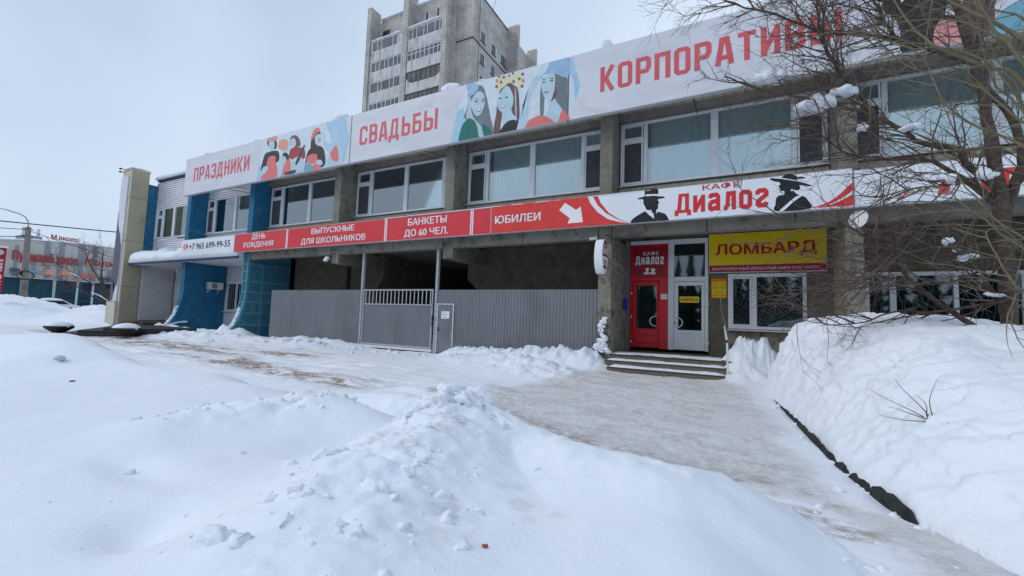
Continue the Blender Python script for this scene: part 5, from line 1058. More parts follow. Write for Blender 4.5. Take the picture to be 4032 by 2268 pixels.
for y in (13.72, 14.25): MB().box(-27.24, y, 2.44, -26.90, y+.03, 2.47).box(-27.24, y, 2.30, -27.21, y+.03, 2.44).build('bracket', K['plastic_white'], ac)
MB().tube([(-27.05,14.42,2.8),(-27.0,14.6,2.82),(-27.1,14.7,2.9)], .015, 5).build('pipe', K['cable'], ac)
def camera_unit(loc, lb, d=(-.5,-.8,-.3)):
    t = thing('security_camera', lb, 'camera', loc, 'white security cameras'); x, y, z = loc; D = Vector(d).normalized()
    a = Vector(loc); MB().tube([a, a+D*.24], .045, 10).build('housing', K['plastic_white'], t); MB().tube([a+D*.24, a+D*.25], .035, 10).build('lens', K['black'], t)
    MB().tube([a+D*.06, a+D*.06+Vector((0, .04, .08)), a+D*.06+Vector((0, .14, .1))], .012, 6).build('arm', K['plastic_white'], t)
camera_unit((-21.16, 12.85, 3.98), 'white security camera on the ribbed blue buttress under the red sign')
camera_unit((-3.62, 12.42, 3.90), 'white security camera on top of the column beside the oval sign', (-.8,-.5,-.15))
camera_unit((-3.12, 14.35, 3.95), 'white security camera in the dark corner left of the red transom panel', (.1,-.9,-.3))
fd = thing('floodlight', 'white floodlight on the end of the left cross beam', 'floodlight', (-15.6, 12.5, 3.7))
MB().add([(-15.66,12.42,3.80),(-15.46,12.42,3.80),(-15.46,12.30,3.62),(-15.66,12.30,3.62),(-15.66,12.50,3.75),(-15.46,12.50,3.75),(-15.46,12.38,3.57),(-15.66,12.38,3.57)],[(0,1,2,3),(7,6,5,4),(0,4,5,1),(1,5,6,2),(2,6,7,3),(3,7,4,0)]).build('housing', K['plastic_white'], fd)
MB().tube([(-15.56,12.46,3.68),(-15.56,12.62,3.68)], .015, 5).build('bracket', K['steel'], fd)
sd = thing('satellite_dish', 'white satellite dish on the column right of the pawnshop sign', 'satellite dish', (2.6, 12.3, 3.9))
dc = Vector((2.60, 12.14, 3.93)); dn_ = Vector((-.52, -.80, .30)).normalized(); du = dn_.cross(Vector((0, 0, 1))).normalized(); dv = du.cross(dn_)
vs = [tuple(dc-dn_*.05)]; nr = 5; na = 28
for i in range(1, nr+1):
    r_ = i/nr
    for k in range(na):
        a = 2*math.pi*k/na; vs.append(tuple(dc+du*(.19*r_*math.cos(a))+dv*(.235*r_*math.sin(a))+dn_*(-.05+.05*r_*r_)))
fs = [(0, 1+k, 1+(k+1) % na) for k in range(na)]+[(1+(i-1)*na+k, 1+i*na+k, 1+i*na+(k+1) % na, 1+(i-1)*na+(k+1) % na) for i in range(1, nr) for k in range(na)]
dm = MB().add(vs, fs).build('reflector', K['plastic_white'], sd, smooth=True); dm.modifiers.new('thick', 'SOLIDIFY').thickness = .008
MB().tube([dc-dn_*.06, dc-dn_*.16+Vector((0,0,-.08)), (2.62, 12.5, 3.72)], .018, 6).build('mount', K['steel'], sd)
MB().tube([dc-dv*.22, dc+dn_*.22-dv*.24], .010, 5).tube([dc+dn_*.20-dv*.22, dc+dn_*.28-dv*.22], .03, 8).build('receiver_arm', K['steel_lt'], sd)
tag(MB().tube([(-.30,GW-.02,2.24),(-.28,GW-.03,1.9),(-.22,GW-.05,1.62),(-.15,14.1,1.42)], .006, 4).build('cable', K['plastic_white']), 'thin pale cable hanging from the hours plate to the handrail', 'cable')
tag(MB().tube([(-3.19,12.7,3.2),(-3.17,13.2,3.14),(-3.17,13.9,3.12),(-3.16,14.4,2.98)], .009, 4).tube([(-3.4,12.46,3.36),(-3.19,12.46,3.34),(-3.17,13.3,3.2),(-3.17,14.3,3.25)], .007, 4).build('cable', K['steel_lt']), 'thin cables running from the oval sign across the column side', 'cable')
tag(MB().tube([(-15.5,12.60,3.9),(-15.45,12.60,4.02),(-15.2,12.6,4.05),(-15.15,12.61,3.55),(-15.11,12.66,3.53)], .010, 4).build('conduit', K['plastic_white']), 'pale conduit looping over the left cross beam beside the floodlight', 'conduit')
sl_ = thing('motion_sensor', 'small red and black detector above the cafe transom', 'sensor', (-2.47, GW-.1, 4.17)); B('body', K['black'], sl_, -2.54, GW-.14, 4.17, -2.40, GW-.02, 4.235, .006); B('window', K['redletter'], sl_, -2.51, GW-.145, 4.185, -2.43, GW-.141, 4.215)
# snow sliding down the feet of the two buttresses
for nm, lb in (('b1','rough snow strip clinging to the flared foot of the first blue buttress'),('b2','rough snow strip clinging to the flared foot of the ribbed buttress')):
    x0, x1 = COLX[nm]; sv, sf = [], []
    for i in range(16):
        z = .12+i*.085; y = float(np.interp(z, [p[0] for p in FP[::-1]], [p[1] for p in FP[::-1]]))
        v, f = blob((x0+x1)/2+rnd.uniform(-.06, .06), y-.01, z, (.17-.006*i)*rnd.uniform(.8, 1.1), .10, .09, i+7, 2, .35); b = len(sv); sv += v; sf += [tuple(b+q for q in t) for t in f]
    if nm == 'b1':
        for i in range(9):
            v, f = blob(x1+.05, 11.75+i*.12, .42+.03*i-.02*abs(i-5), .09, .10, .055, i+77, 2, .35); b = len(sv); sv += v; sf += [tuple(b+q for q in t) for t in f]
    tag(MB().add(sv, sf).build('clinging_snow', K['snow'], None, smooth=True), lb, 'snow', 'snow on the buttress feet')
# litter
tag(MB().add(*blob(-8.85, 2.55, gz(-8.85, 2.55)+.02, .10, .06, .035, 9, 2, .5)).build('plastic_scrap', mat('pale_plastic', (.30,.48,.58), (.45,.60,.68), 8, .4)), 'pale blue plastic scrap lying on the left snow mound', 'litter')
tag(MB().add(*blob(-7.5, 2.3, gz(-7.5, 2.3)+.005, .035, .025, .012, 3, 1, .4)).build('leaf_litter', K['rust']), 'small dark brown scrap on the snow in front of the plastic scrap', 'litter')
tag(MB().add(*blob(-.93, 1.62, gz(-.93, 1.62)+.006, .013, .010, .008, 3, 1, .5)).build('red_scrap', mat('red_litter', (.45,.08,.05))), 'tiny red scrap on the front snow mound', 'litter')

# ================================================================== APARTMENT TOWER
def tile_wall_material():
    m = bpy.data.materials.new('tower_tiles'); m.use_nodes = True; n = m.node_tree; L = n.links; P = n.nodes['Principled BSDF']; P.inputs['Roughness'].default_value = .9
    t = n.nodes.new('ShaderNodeTexCoord'); sp = n.nodes.new('ShaderNodeSeparateXYZ'); L.new(t.outputs['Object'], sp.inputs[0])
    ad = n.nodes.new('ShaderNodeMath'); ad.operation = 'ADD'; L.new(sp.outputs[0], ad.inputs[0]); L.new(sp.outputs[1], ad.inputs[1])
    cb = n.nodes.new('ShaderNodeCombineXYZ'); L.new(ad.outputs[0], cb.inputs[0]); L.new(sp.outputs[2], cb.inputs[1])
    b = n.nodes.new('ShaderNodeTexBrick'); b.offset = 0; b.inputs['Scale'].default_value = 1; b.inputs['Brick Width'].default_value = .36; b.inputs['Row Height'].default_value = .36
    b.inputs['Mortar Size'].default_value = .022; b.inputs['Mortar Smooth'].default_value = .3; b.inputs['Bias'].default_value = 0
    b.inputs['Color1'].default_value = (.47,.45,.42,1); b.inputs['Color2'].default_value = (.57,.545,.51,1); b.inputs['Mortar'].default_value = (.20,.19,.18,1)
    L.new(cb.outputs[0], b.inputs['Vector'])
    z = n.nodes.new('ShaderNodeTexNoise'); z.inputs['Scale'].default_value = .7; z.inputs['Detail'].default_value = 6; L.new(t.outputs['Object'], z.inputs['Vector'])
    r = n.nodes.new('ShaderNodeValToRGB'); r.color_ramp.elements[0].position = .3; r.color_ramp.elements[0].color = (.72,.70,.70,1); r.color_ramp.elements[1].position = .7; r.color_ramp.elements[1].color = (1.08,1.06,1.03,1); L.new(z.outputs[0], r.inputs[0])
    x = n.nodes.new('ShaderNodeMix'); x.data_type = 'RGBA'; x.blend_type = 'MULTIPLY'; x.inputs[0].default_value = 1; L.new(b.outputs[0], x.inputs[6]); L.new(r.outputs[0], x.inputs[7]); L.new(x.outputs[2], P.inputs['Base Color'])
    return m
K['ttile'] = tile_wall_material()
K['balc'] = mat('stained_balcony_panel', (.46,.46,.46), (.60,.60,.60), 1.2, .9, c3=(.27,.25,.23), s3=1.6, t3=.58, stretch=(1.6,1.6,.35))
K['tglass'] = mat('tower_glass', (.045,.055,.07), (.11,.135,.155), .9, .4, spec=.12)
K['tframe'] = mat('balcony_frame', (.55,.56,.57), (.68,.69,.70), 2, .6)
K['tbrown'] = mat('brown_frame', (.10,.055,.04), (.14,.09,.07), 3, .8)
tw = thing('apartment_tower', 'tall grey tiled apartment tower with glazed balconies behind the middle banner', 'building', (-34, 47, 0))
T = K['ttile']
B('wall', T, tw, -42.2, 39.5, 0, -26.9, 47.9, 40.5); B('wall', T, tw, -42.2, 47.9, 0, -25.3, 50.8, 38.3); B('wall', T, tw, -42.2, 50.8, 0, -27.0, 56, 38.0)
for (x0, x1, zt_) in ((-42.78,-42.1,41.9),(-36.52,-35.65,42.9),(-30.32,-29.65,43.3)):
    MB().prism([(38.0,0),(38.0,zt_),(39.0,zt_),(39.7,zt_-.0),(39.7,0)], x0, x1, 'x').build('pier', T, tw)
B('pier', T, tw, -42.1, 38.2, 0, -41.72, 39.5, 37.4); B('pier', T, tw, -29.65, 39.0, 0, -29.2, 39.5, 43.2)
B('wall', T, tw, -29.2, 39.45, 40.5, -26.88, 41.5, 43.3)
B('side_pier', T, tw, -26.9, 47.87, 0, -25.25, 48.35, 40.95); B('side_pier', T, tw, -25.3, 50.81, 0, -23.9, 51.2, 38.9)
for z in (34.2, 25.6): B('ledge', K['tbrown'], tw, -29.6, 39.42, z, -26.84, 39.498, z+.13); B('ledge', K['tbrown'], tw, -26.898, 39.42, z, -26.82, 47.85, z+.13)
B('roof_flashing', K['tbrown'], tw, -26.95, 41.5, 40.5, -26.82, 47.86, 40.66)
for a, b in ((-41.7,-36.55),(-35.6,-30.35)): B('parapet', T, tw, a, 39.45, 40.5, b, 39.8, 40.9)
def tower_snow(x0, x1, y0, y1, z, h, sd_, lb): snowstrip('snow_edge', lb, x0, x1, y0, y1, z, h, sd_, group='snow on the tower', nx=30)
tower_snow(-41.7, -36.6, 39.3, 40.1, 40.9, .22, 3, 'snow edge on the tower roof between the two left piers')
tower_snow(-35.6, -30.4, 39.3, 40.1, 40.9, .22, 5, 'snow edge on the tower roof between the middle and right piers')
tower_snow(-41.75, -36.6, 38.0, 39.4, 37.02, .24, 7, 'snow on the roof of the topmost left balcony of the tower')
tower_snow(-35.6, -30.4, 38.0, 39.4, 37.05, .24, 9, 'snow on the roof of the topmost right balcony of the tower')
# balconies
def balcony(x0, x1, zp, panes, kind, clip=False):
    b = B('balcony', K['balc'], tw, x0, 38.1, zp-1.35, x1, 38.22, zp, 0) if not clip else MB().prism([(x0,zp-1.35),(x1,zp-1.35),(x1,zp+.35),(x1-.35,zp+.1),(x1-.8,zp-.05),(x0+1.0,zp-.05),(x0+.5,zp+.1),(x0,zp+.65)], 38.1, 38.22, 'y').build('balcony', K['balc'], tw)
    B('floor_slab', K['balc'], tw, x0, 38.22, zp-1.2, x1, 39.5, zp-1.05)
    fm = K['tframe'] if kind != 2 else K['tbrown']; top = zp+1.40; mb = MB(); n = len(panes)
    mb.box(x0, 38.12, zp, x1, 38.2, zp+.07).box(x0, 38.12, top-.09, x1, 38.2, top); tot = sum(panes); xx = x0
    for i, p in enumerate(panes):
        mb.box(xx, 38.11, zp+.07, xx+.085, 38.2, top-.09); xx += (x1-x0)*p/tot
    mb.box(x1-.085, 38.11, zp+.07, x1, 38.2, top-.09)
    if kind == 1: mb.box(x0, 38.115, zp+.85, x1, 38.19, zp+.92)
    mb.build('glazing_frame', fm, b)
    xx = x0
    for i, p in enumerate(panes):
        wd = (x1-x0)*p/tot
        if kind == 3 and i == n-1: B('infill', K['balc'], b, xx+.085, 38.14, zp+.07, xx+wd, 38.18, top-.09)
        else: MB().box(xx+.085, 38.145+rnd.uniform(0, .01), zp+.07, xx+wd, 38.165, top-.09).build('pane', K['tglass'], b)
        xx += wd
zs_ = [35.5-2.8*k for k in range(9)]
PA = [[1.1,.9,2.3,.9,1],[1,.8,1.1,.75,1.05,.85,.8],[1.6,.7,1.6,.8,1.3],[.8,.7,.9,.7,1,.7,.8]]
for k, z in enumerate(zs_): balcony(-41.70, -36.56, z, PA[k % 4], 3 if k == 0 else 0)
PB = [[1,.9,1.6,.8,1.7,1,.6],[1,1,1,1,1,1,1,.8],[1,1,1,1,1,1,1],[1,.8,1,.8,1,.8,1,.8]]
for k, z in enumerate(zs_): balcony(-35.58, -30.36, z-.08, PB[k % 4], (0,1,2,2)[k % 4], clip=(k % 4 == 2))
B('balcony_roof', K['balc'], tw, -41.7, 38.05, 36.9, -36.56, 39.5, 37.01); B('balcony_roof', K['balc'], tw, -35.58, 38.05, 36.85, -30.36, 39.5, 37.04)
# back windows over the top balconies, vents, and the side face windows
for (a, b, z0, z1) in ((-41.35,-40.1,38.1,39.2),(-37.3,-36.95,38.2,39.3),(-34.0,-33.8,38.6,39.5),(-32.3,-32.1,38.5,39.6)):
    w0 = B('window', K['tbrown'], tw, a, 39.44, z0, b, 39.498, z1); MB().box(a+.08, 39.43, z0+.08, b-.08, 39.438, z1-.08).build('pane', K['black'], w0)
for r_ in range(12):
    z = 35.0-2.8*r_
    for (ya, yb) in ((41.15,42.2),(43.75,44.8),(46.15,47.7)):
        w0 = B('window', K['tframe'], tw, -26.898, ya, z, -26.85, yb, z+1.32); n_ = 3 if yb-ya > 1.2 else 2; ww = (yb-ya-.14)/n_
        for i in range(n_): MB().box(-26.849, ya+.07+i*ww+.03, z+.08, -26.84, ya+.07+(i+1)*ww-.03, z+1.24).build('pane', K['tglass'], w0)
        MB().box(-26.88, ya-.06, z-.08, -26.78, yb+.06, z-.02).build('sill', K['tbrown'], w0)
    w0 = B('window', K['tframe'], tw, -25.298, 49.0, z-.6, -25.25, 50.2, z+.7); MB().box(-25.249, 49.07, z-.53, -25.24, 50.13, z+.63).build('pane', K['tglass'], w0)
MB().tube([(-26.7,40.55,0),(-26.7,40.55,40.4)], .03, 4).build('cable', K['cable'], tw)
tag(MB().tube([(-27.0,44.0,40.7),(-22,40,46),(-10,30,62)], .03, 3).build('antenna_wire', K['steel']), 'thin wire rising from the roof of the apartment tower', 'wire')

# ================================================================== SHOPPING CENTRE ACROSS THE ROAD
MX = -90.0; K['malltext'] = mat('mall_lettering', (.36,.03,.045), (.42,.04,.06), 3, .5)
mall = thing('shopping_centre', 'low cream and grey shopping centre with red lettering across the road', 'building', (-98, 26, 0))
K['mcream'] = mat('cream_cladding', (.46,.44,.40), (.52,.50,.45), .5, .7); K['mgrey'] = mat('grey_cladding', (.24,.26,.30), (.28,.30,.34), .5, .7)
K['mglass'] = mat('dark_shop_glass', (.010,.035,.06), (.015,.05,.07), .25, .35, spec=.25); K['mteal'] = mat('teal_shop_glass', (.006,.06,.09), (.012,.08,.11), .3, .35, spec=.25)
def mx_(y): return MX-.010*(y-24)**2*.35
def mtop(y): return float(np.interp(y, [14,18.7,22,26,32,44], [9.7,10.0,10.5,10.75,10.8,10.9]))
ys_ = list(np.arange(-6, 60, 1.25))
for a, b in zip(ys_[:-1], ys_[1:]):
    xa, xb = mx_(a), mx_(b)
    MB().add([(xa,a,4.95),(xb,b,4.95),(xb,b,mtop(b)),(xa,a,mtop(a)),(xa-6,a,4.95),(xb-6,b,4.95),(xb-6,b,mtop(b)),(xa-6,a,mtop(a))],[(0,1,2,3),(4,7,6,5),(0,4,5,1),(3,2,6,7),(0,3,7,4),(1,5,6,2)]).build('cladding_panel', K['mcream'], mall)
    MB().add([(xa-.3,a,-.3),(xb-.3,b,-.3),(xb-.3,b,4.9),(xa-.3,a,4.9)],[(0,1,2,3)]).build('shop_glass', K['mglass'] if rnd.random() < .6 else K['mteal'], mall)
for y, wdt, z0, z1 in ((20.2,.35,4.95,9.5),(21.9,.5,5,8.0),(23.1,.55,7.4,10.5),(23.3,.5,4.95,7.0),(24.6,.6,5,10.5),(26.7,.7,5.5,10.7),(28.4,.6,5.0,10.6),(30.4,.6,5.0,7.2),(31.6,.6,4.95,10.6),(34,.7,5,10.6),(17.5,.6,5,9.8)):
    MB().box(mx_(y)+.01, y, z0, mx_(y)+.06, y+wdt, z1).build('grey_stripe', K['mgrey'], mall)
MB().box(MX-4.5, -6, 4.88, MX+.9, 44, 4.945).build('ledge', K['tframe'], mall)
MB().box(MX-.25, 14, 1.6, MX-.1, 44, 2.1).build('glazing_band', K['mteal'], mall)
for y in (15.5, 18.2, 21, 24.3, 26.8, 28.6, 31, 33.6): MB().box(MX+.3, y, -.2, MX+.45, y+.22, 4.87).build('glazing_post', K['tframe'], mall)
vs = []; 
for y in np.arange(10, 45, .8): vs += [(mx_(y)+.15, y, mtop(y)-.02), (mx_(y)+.12, y, mtop(y)+.16+.05*math.sin(y*2.1)), (mx_(y)-2.5, y, mtop(y)+.18)]
m_ = len(vs)//3
tag(MB().add(vs, [(3*i+j, 3*i+3+j, 3*i+4+j, 3*i+1+j) for i in range(m_-1) for j in (0, 1)]).build('snow_edge', K['snow']), 'snow edge along the roof of the shopping centre', 'snow')
MF = sideX(MX+.35)
lettering('Пушкарёвское', MF, 19.9, 6.95, 26.65, 8.75, K['malltext'], mall, .045); lettering('Кольцо', MF, 27.45, 7.35, 33.0, 8.65, K['malltext'], mall, .045)
lettering('М.видео', sideX(MX-.5), 23.7, 10.85, 26.75, 11.75, K['malltext'], mall, .05)
for y in (24.0, 25.2, 26.4): MB().box(MX-.7, y, 10.4, MX-.6, y+.06, 11.0).build('sign_frame', K['steel'], mall)
for (y0_, y1_, z0, z1, c, tx) in ((19.9,20.8,5.75,6.15,'plum',None),(20.0,20.7,5.35,5.6,'hairgrey',None),(21.75,22.7,5.75,6.1,'steelblue',None),(23.3,24.2,5.6,6.35,'peach',None),(24.7,26.1,5.7,6.3,'peach',None),(27.0,29.0,5.65,6.1,'coral',None),(29.4,31.3,5.4,5.85,'plum',None)):
    MB().box(MX+.08, y0_, z0, MX+.3, y1_, z1).build('shop_sign', pm(c), mall)
MB().box(MX-5, 21.2, 10.2, MX-2, 23.2, 11.3).build('roof_hut', K['mgrey'], mall)
for y in (21.3, 21.75, 22.8): MB().box(MX-3, y, 11.0, MX-2.6, y+.28, 12.5).build('antenna_box', K['tframe'], mall)
# red banner pylon at the left edge
by_ = thing('banner_pylon', 'tall red vertical banner with white lettering at the left edge of the view', 'sign', (-55, 11.2, 0))
B('banner', K['darkred'], by_, -55.2, 10.5, 2.1, -55.0, 11.88, 5.95, 0); B('banner_cap', K['snow'], by_, -55.25, 10.45, 5.96, -54.95, 11.93, 6.1); B('post', K['steel'], by_, -55.15, 10.9, 0, -55.05, 11.1, 2.1)
VF = ((-54.99, 0, 0), (0, 0, 1), (0, -1, 0), (1, 0, 0))     # lettering turned a quarter, reading upwards
lettering('БУРГЕР КИНГ', VF, 2.25, -11.75, 5.1, -11.25, K['lettwhite'], by_, .03)
MB().prism([(11.45+.3*math.cos(a), 5.55+.25*math.sin(a)) for a in np.linspace(0, 6.28, 17)[:-1]], -54.99, -54.96, 'x').build('round_emblem', K['beige2'], by_)
# lamp posts and wires
lp = thing('street_lamp', 'concrete street lamp post with a curved arm in front of the shopping centre', 'street lamp', (-62, 14.75, 0))
MB().tube([(-62,14.86,0),(-62,14.75,4),(-62,14.61,8.85)], [.34,.27,.2], 12).build('pole', K['concrete'], lp)
MB().tube([(-62,14.6,8.7),(-62,14.58,9.3),(-62,14.35,9.8),(-62,13.9,10.05),(-62,13.4,10.15),(-62,12.95,10.25)], .055, 8).build('arm', K['steel'], lp, smooth=True)
MB().box(-62.1, 12.6, 10.2, -61.9, 13.05, 10.3).build('lamp_head', K['steel_lt'], lp)
MB().tube([(-61.72, 14.72+.56*math.cos(a), 4.05+.42*math.sin(a)) for a in np.linspace(0, 6.28, 25)], .045, 5).build('hoop', K['black'], lp)
MB().box(-61.72,14.3,4.0,-61.68,14.5,4.45).build('box', K['black'], lp)
for z in (8.6, 7.9): MB().box(-62.05, 14.2, z, -61.95, 15.0, z+.06).build('crossarm', K['black'], lp)
l2_ = thing('street_lamp', 'thin grey lamp post with spread arms against the shopping centre', 'street lamp', (-75, 20.4, 0))
MB().tube([(-75,20.5,0),(-75,20.2,8.2)], [.12,.09], 8).build('pole', K['steel'], l2_)
for dy, dz in ((-.95,1.5),(.65,1.2),(-2.4,1.0),(1.9,.9)): MB().tube([(-75,20.2,8.2),(-75,20.2+dy,8.2+dz*.9)], .04, 5).build('arm', K['steel'], l2_)
for i, (a, b, r_, lb) in enumerate((((-70,-4,9.2),(-60,26,9.9),.055,'thick dark overhead wire crossing the sky left of the beige pillar'),((-66,0,8.2),(-62,14.5,8.6),.03,'thin overhead wire from the left to the lamp post, upper one'),((-66,0,6.4),(-62,14.5,7.9),.035,'overhead wire sloping up to the lamp post, lower one'),((-62,14.7,8.5),(-75,30,7.2),.03,'overhead wire from the lamp post to the right past the shopping centre'))):
    n = 12; P = [tuple(a[j]+(b[j]-a[j])*k/n-(0 if j < 2 else .5*4*(k/n)*(1-k/n)*(.5)) for j in range(3)) for k in range(n+1)]
    tag(MB().tube(P, r_, 4).build('overhead_wire', K['cable']), lb, 'wire', 'overhead wires')
# parked cars under snow
def snowy_car(x, y, z, ln, lb, col):
    t = thing('parked_car', lb, 'car', (x, y, z), 'snow covered cars by the shopping centre')
    prof = [(0,.25),(0,.75),(.35,.85),(1.0,.92),(1.55,1.38),(3.0,1.42),(3.75,.98),(ln-.1,.88),(ln,.6),(ln,.25)]
    prof = [(y+a, z+b) for a, b in prof]
    MB().prism(prof, x-.85, x+.85, 'x').build('body', col, t, bevel=.05)
    MB().prism([(y+1.15,z+.95),(y+1.6,z+1.32),(y+2.95,z+1.35),(y+3.5,z+.98)], x+.852, x+.862, 'x').build('side_window', K['black'], t)
    for a in (.8, ln-.85):
        wv = [(y+a+.32*math.cos(q), z+.32+.32*math.sin(q)) for q in np.linspace(0, 6.28, 17)[:-1]]; MB().prism(wv, x+.70, x+.88, 'x').build('wheel', K['black'], t)
    MB().box(x+.6,y-.01,z+.6,x+.8,y+.02,z+.72).build('headlight', K['redletter'], t)
    v, f = blob(x, y+2.3, z+1.4, .85, .95, .22, 4, 3, .1); MB().add(v, f).build('roof_snow', K['snow'], t, smooth=True)
snowy_car(-60, 18.9, -.28, 4.3, 'pale car under snow beside the beige pillar, partly behind the snow piles', K['plastic_white'])
snowy_car(-66, 15.6, .35, 4.4, 'white and red vehicle behind the snow pile right of the lamp post', K['plastic_white'])
# added spruces, unseen behind the viewer, to darken what the door panes mirror
vb, fb_ = [], []
rb = random.Random(77)
for i in range(140):
    x = -110+i*1.5+rb.uniform(-1, 1); y = -34+rb.uniform(-5, 3); hgt = rb.uniform(9, 13.5); r0 = rb.uniform(1.8, 2.9)
    for k in range(7):
        z0 = .6+hgt*.13*k; rr_ = r0*(1-k/7.6); n = 9; base = len(vb)
        vb += [(x+rr_*rb.uniform(.75, 1.15)*math.cos(6.283*j/n), y+rr_*rb.uniform(.75, 1.15)*math.sin(6.283*j/n), z0-rb.uniform(0, .3)) for j in range(n)]+[(x, y, z0+hgt*.22)]
        fb_ += [(base+j, base+(j+1) % n, base+n) for j in range(n)]
K['spruce'] = mat('spruce_foliage', (.018,.032,.022), (.04,.06,.045), 2, .95)
o = MB().add(vb, fb_).build('added_spruce_belt', K['spruce']); stuff(o); o['label'] = 'added belt of dark spruces behind the viewer, darkening what the door glass mirrors'
# ================================================================== TREES
class Tree:
    def __init__(s, seed): s.r = random.Random(seed); s.tw = MB(); s.n = 0
    def branchlet(s, p, d, ln, rad, depth, droop=0.0, spread=.75, nsub=(3, 6)):
        r = s.r; seg = 5 if depth > 0 else 4; P = [Vector(p)]; D = Vector(d).normalized(); st_ = ln/seg
        for i in range(seg):
            D = (D+Vector((r.uniform(-1,1), r.uniform(-1,1), r.uniform(-1,1)))*.16+Vector((0,0,-droop))).normalized(); P.append(P[-1]+D*st_)
        k = 4 if rad > .008 else 3
        s.tw.tube(P, [max(rad*(1-.75*i/seg), .0019) for i in range(seg+1)], k, cap=False); s.n += 1
        if depth > 0:
            for j in range(r.randint(*nsub)):
                t = r.uniform(.2, .98)*seg; i = min(int(t), seg-1); q = P[i].lerp(P[i+1], t-i); dd = (P[i+1]-P[i]).normalized()
                a = dd.orthogonal().normalized(); a.rotate(Matrix.Rotation(r.uniform(0, 6.28), 3, dd)); nd = (dd*(1-spread*.45)+a*spread*r.uniform(.5, 1)).normalized()
                s.branchlet(q, nd, ln*r.uniform(.38, .68), rad*.55, depth-1, droop*1.2, spread, nsub)
LIMBS = {
'trunk':[(3.30,8.0,.2),(3.28,8.0,1.48),(3.26,8.0,2.53),(3.24,8.0,3.31),(3.18,8.0,3.87),(3.13,8.0,4.65),(3.05,8.0,5.2),(2.91,8.0,5.98),(2.84,8.0,6.5),(2.75,8.0,7.21),(2.6,8.1,8.2)],
'stem2':[(3.26,8.03,2.9),(3.42,8.07,3.45),(3.50,8.09,3.78),(3.44,8.13,4.34),(3.22,8.18,4.9),(3.14,8.22,5.36),(3.26,8.26,5.85),(3.37,8.3,6.46),(3.5,8.4,7.4)],
'A':[(3.24,8.0,3.31),(2.89,7.93,3.74),(2.81,7.87,3.93),(2.38,7.8,4.06),(2.21,7.73,4.23),(1.85,7.67,4.51),(1.45,7.6,4.69),(1.03,7.53,4.86),(.44,7.47,5.12),(-.09,7.4,5.43)],
'A2':[(1.85,7.67,4.51),(1.73,7.63,4.73),(1.61,7.56,4.95),(1.44,7.49,5.16),(1.28,7.41,5.48),(1.19,7.34,5.69),(1.15,7.27,6.04),(1.12,7.2,6.43),(1.0,7.1,7.0)],
'B':[(3.06,7.98,5.15),(2.62,7.77,5.34),(2.27,7.64,5.46),(1.94,7.51,5.58),(1.5,7.39,5.68),(1.07,7.26,5.8),(.6,7.13,6.08),(.09,7.0,6.31),(-.35,6.9,6.6)],
'B2':[(2.14,7.58,5.5),(1.95,7.47,5.75),(1.89,7.45,6.0),(1.74,7.43,6.3),(1.63,7.4,6.7)],
'C':[(3.24,8.0,3.10),(2.61,7.88,3.72),(2.37,7.77,3.8),(1.83,7.65,3.86),(1.51,7.53,3.93),(1.26,7.42,4.14),(.91,7.3,4.46)],
'D':[(3.28,8.0,1.2),(2.75,7.9,1.59),(2.36,7.8,1.94),(2.08,7.7,2.27),(1.93,7.6,2.49),(1.78,7.5,2.74)],
'E':[(3.28,8.0,1.7),(3.05,7.9,1.95),(3.0,7.87,2.22),(2.8,7.73,2.36),(2.56,7.6,2.53),(2.15,7.47,2.46),(1.91,7.33,2.38),(1.58,7.2,2.2)],
'F':[(3.26,8.0,2.4),(2.74,7.83,2.1),(2.32,7.67,2.04),(1.9,7.5,2.13),(1.46,7.33,2.05),(1.01,7.17,2.1),(.39,7.0,2.24)],
'G':[(3.25,8.0,2.8),(2.51,7.8,2.72),(2.14,7.6,2.62),(1.66,7.4,2.68),(1.32,7.2,2.84),(.55,7.0,2.93)],
'H':[(3.28,8.0,1.9),(3.11,7.88,1.80),(2.46,7.76,1.66),(2.05,7.64,1.67),(1.65,7.52,1.50),(1.19,7.4,1.43)],
'I':[(2.93,8.0,5.85),(2.48,7.7,5.95),(2.02,7.5,6.06),(1.4,7.3,6.32),(.9,7.2,6.6)],
'J':[(3.3,8.06,3.1),(3.0,7.9,3.4),(2.8,7.7,3.46),(2.54,7.6,3.36),(2.2,7.4,3.3),(1.8,7.3,3.2)],
'L':[(2.8,8.0,6.9),(2.3,7.8,7.0),(1.7,7.6,7.3)],
'M':[(3.3,8.1,3.2),(3.5,7.8,3.6),(3.9,7.6,4.2),(4.3,7.4,4.8)],
}
LR = {'trunk':(.10,.035),'stem2':(.062,.025),'A':(.050,.011),'A2':(.036,.010),'B':(.045,.008),'B2':(.026,.008),'C':(.034,.007),'D':(.045,.010),'E':(.030,.007),'F':(.020,.006),'G':(.022,.006),'H':(.026,.006),'I':(.030,.008),'J':(.028,.007),'L':(.02,.008),'M':(.04,.01)}
def wob(P, amp, seed, sub=4):
    r = random.Random(seed); Q = []
    P = [np.array(p, float) for p in P]; n = len(P)
    for i in range(n-1):
        p0 = P[max(i-1, 0)]; p1 = P[i]; p2 = P[i+1]; p3 = P[min(i+2, n-1)]
        for t in range(sub):
            u = t/sub; q = .5*((2*p1)+(-p0+p2)*u+(2*p0-5*p1+4*p2-p3)*u*u+(-p0+3*p1-3*p2+p3)*u**3)
            if i+t > 0: q = q+np.array([r.uniform(-1, 1) for _ in range(3)])*amp
            Q.append(tuple(q))
    Q.append(tuple(P[-1])); return Q
tree = thing('bare_tree', 'dark bare winter tree with snow clumps standing in the right snow bank', 'tree', (3.3, 8.0, 1.3))
TR = Tree(11)
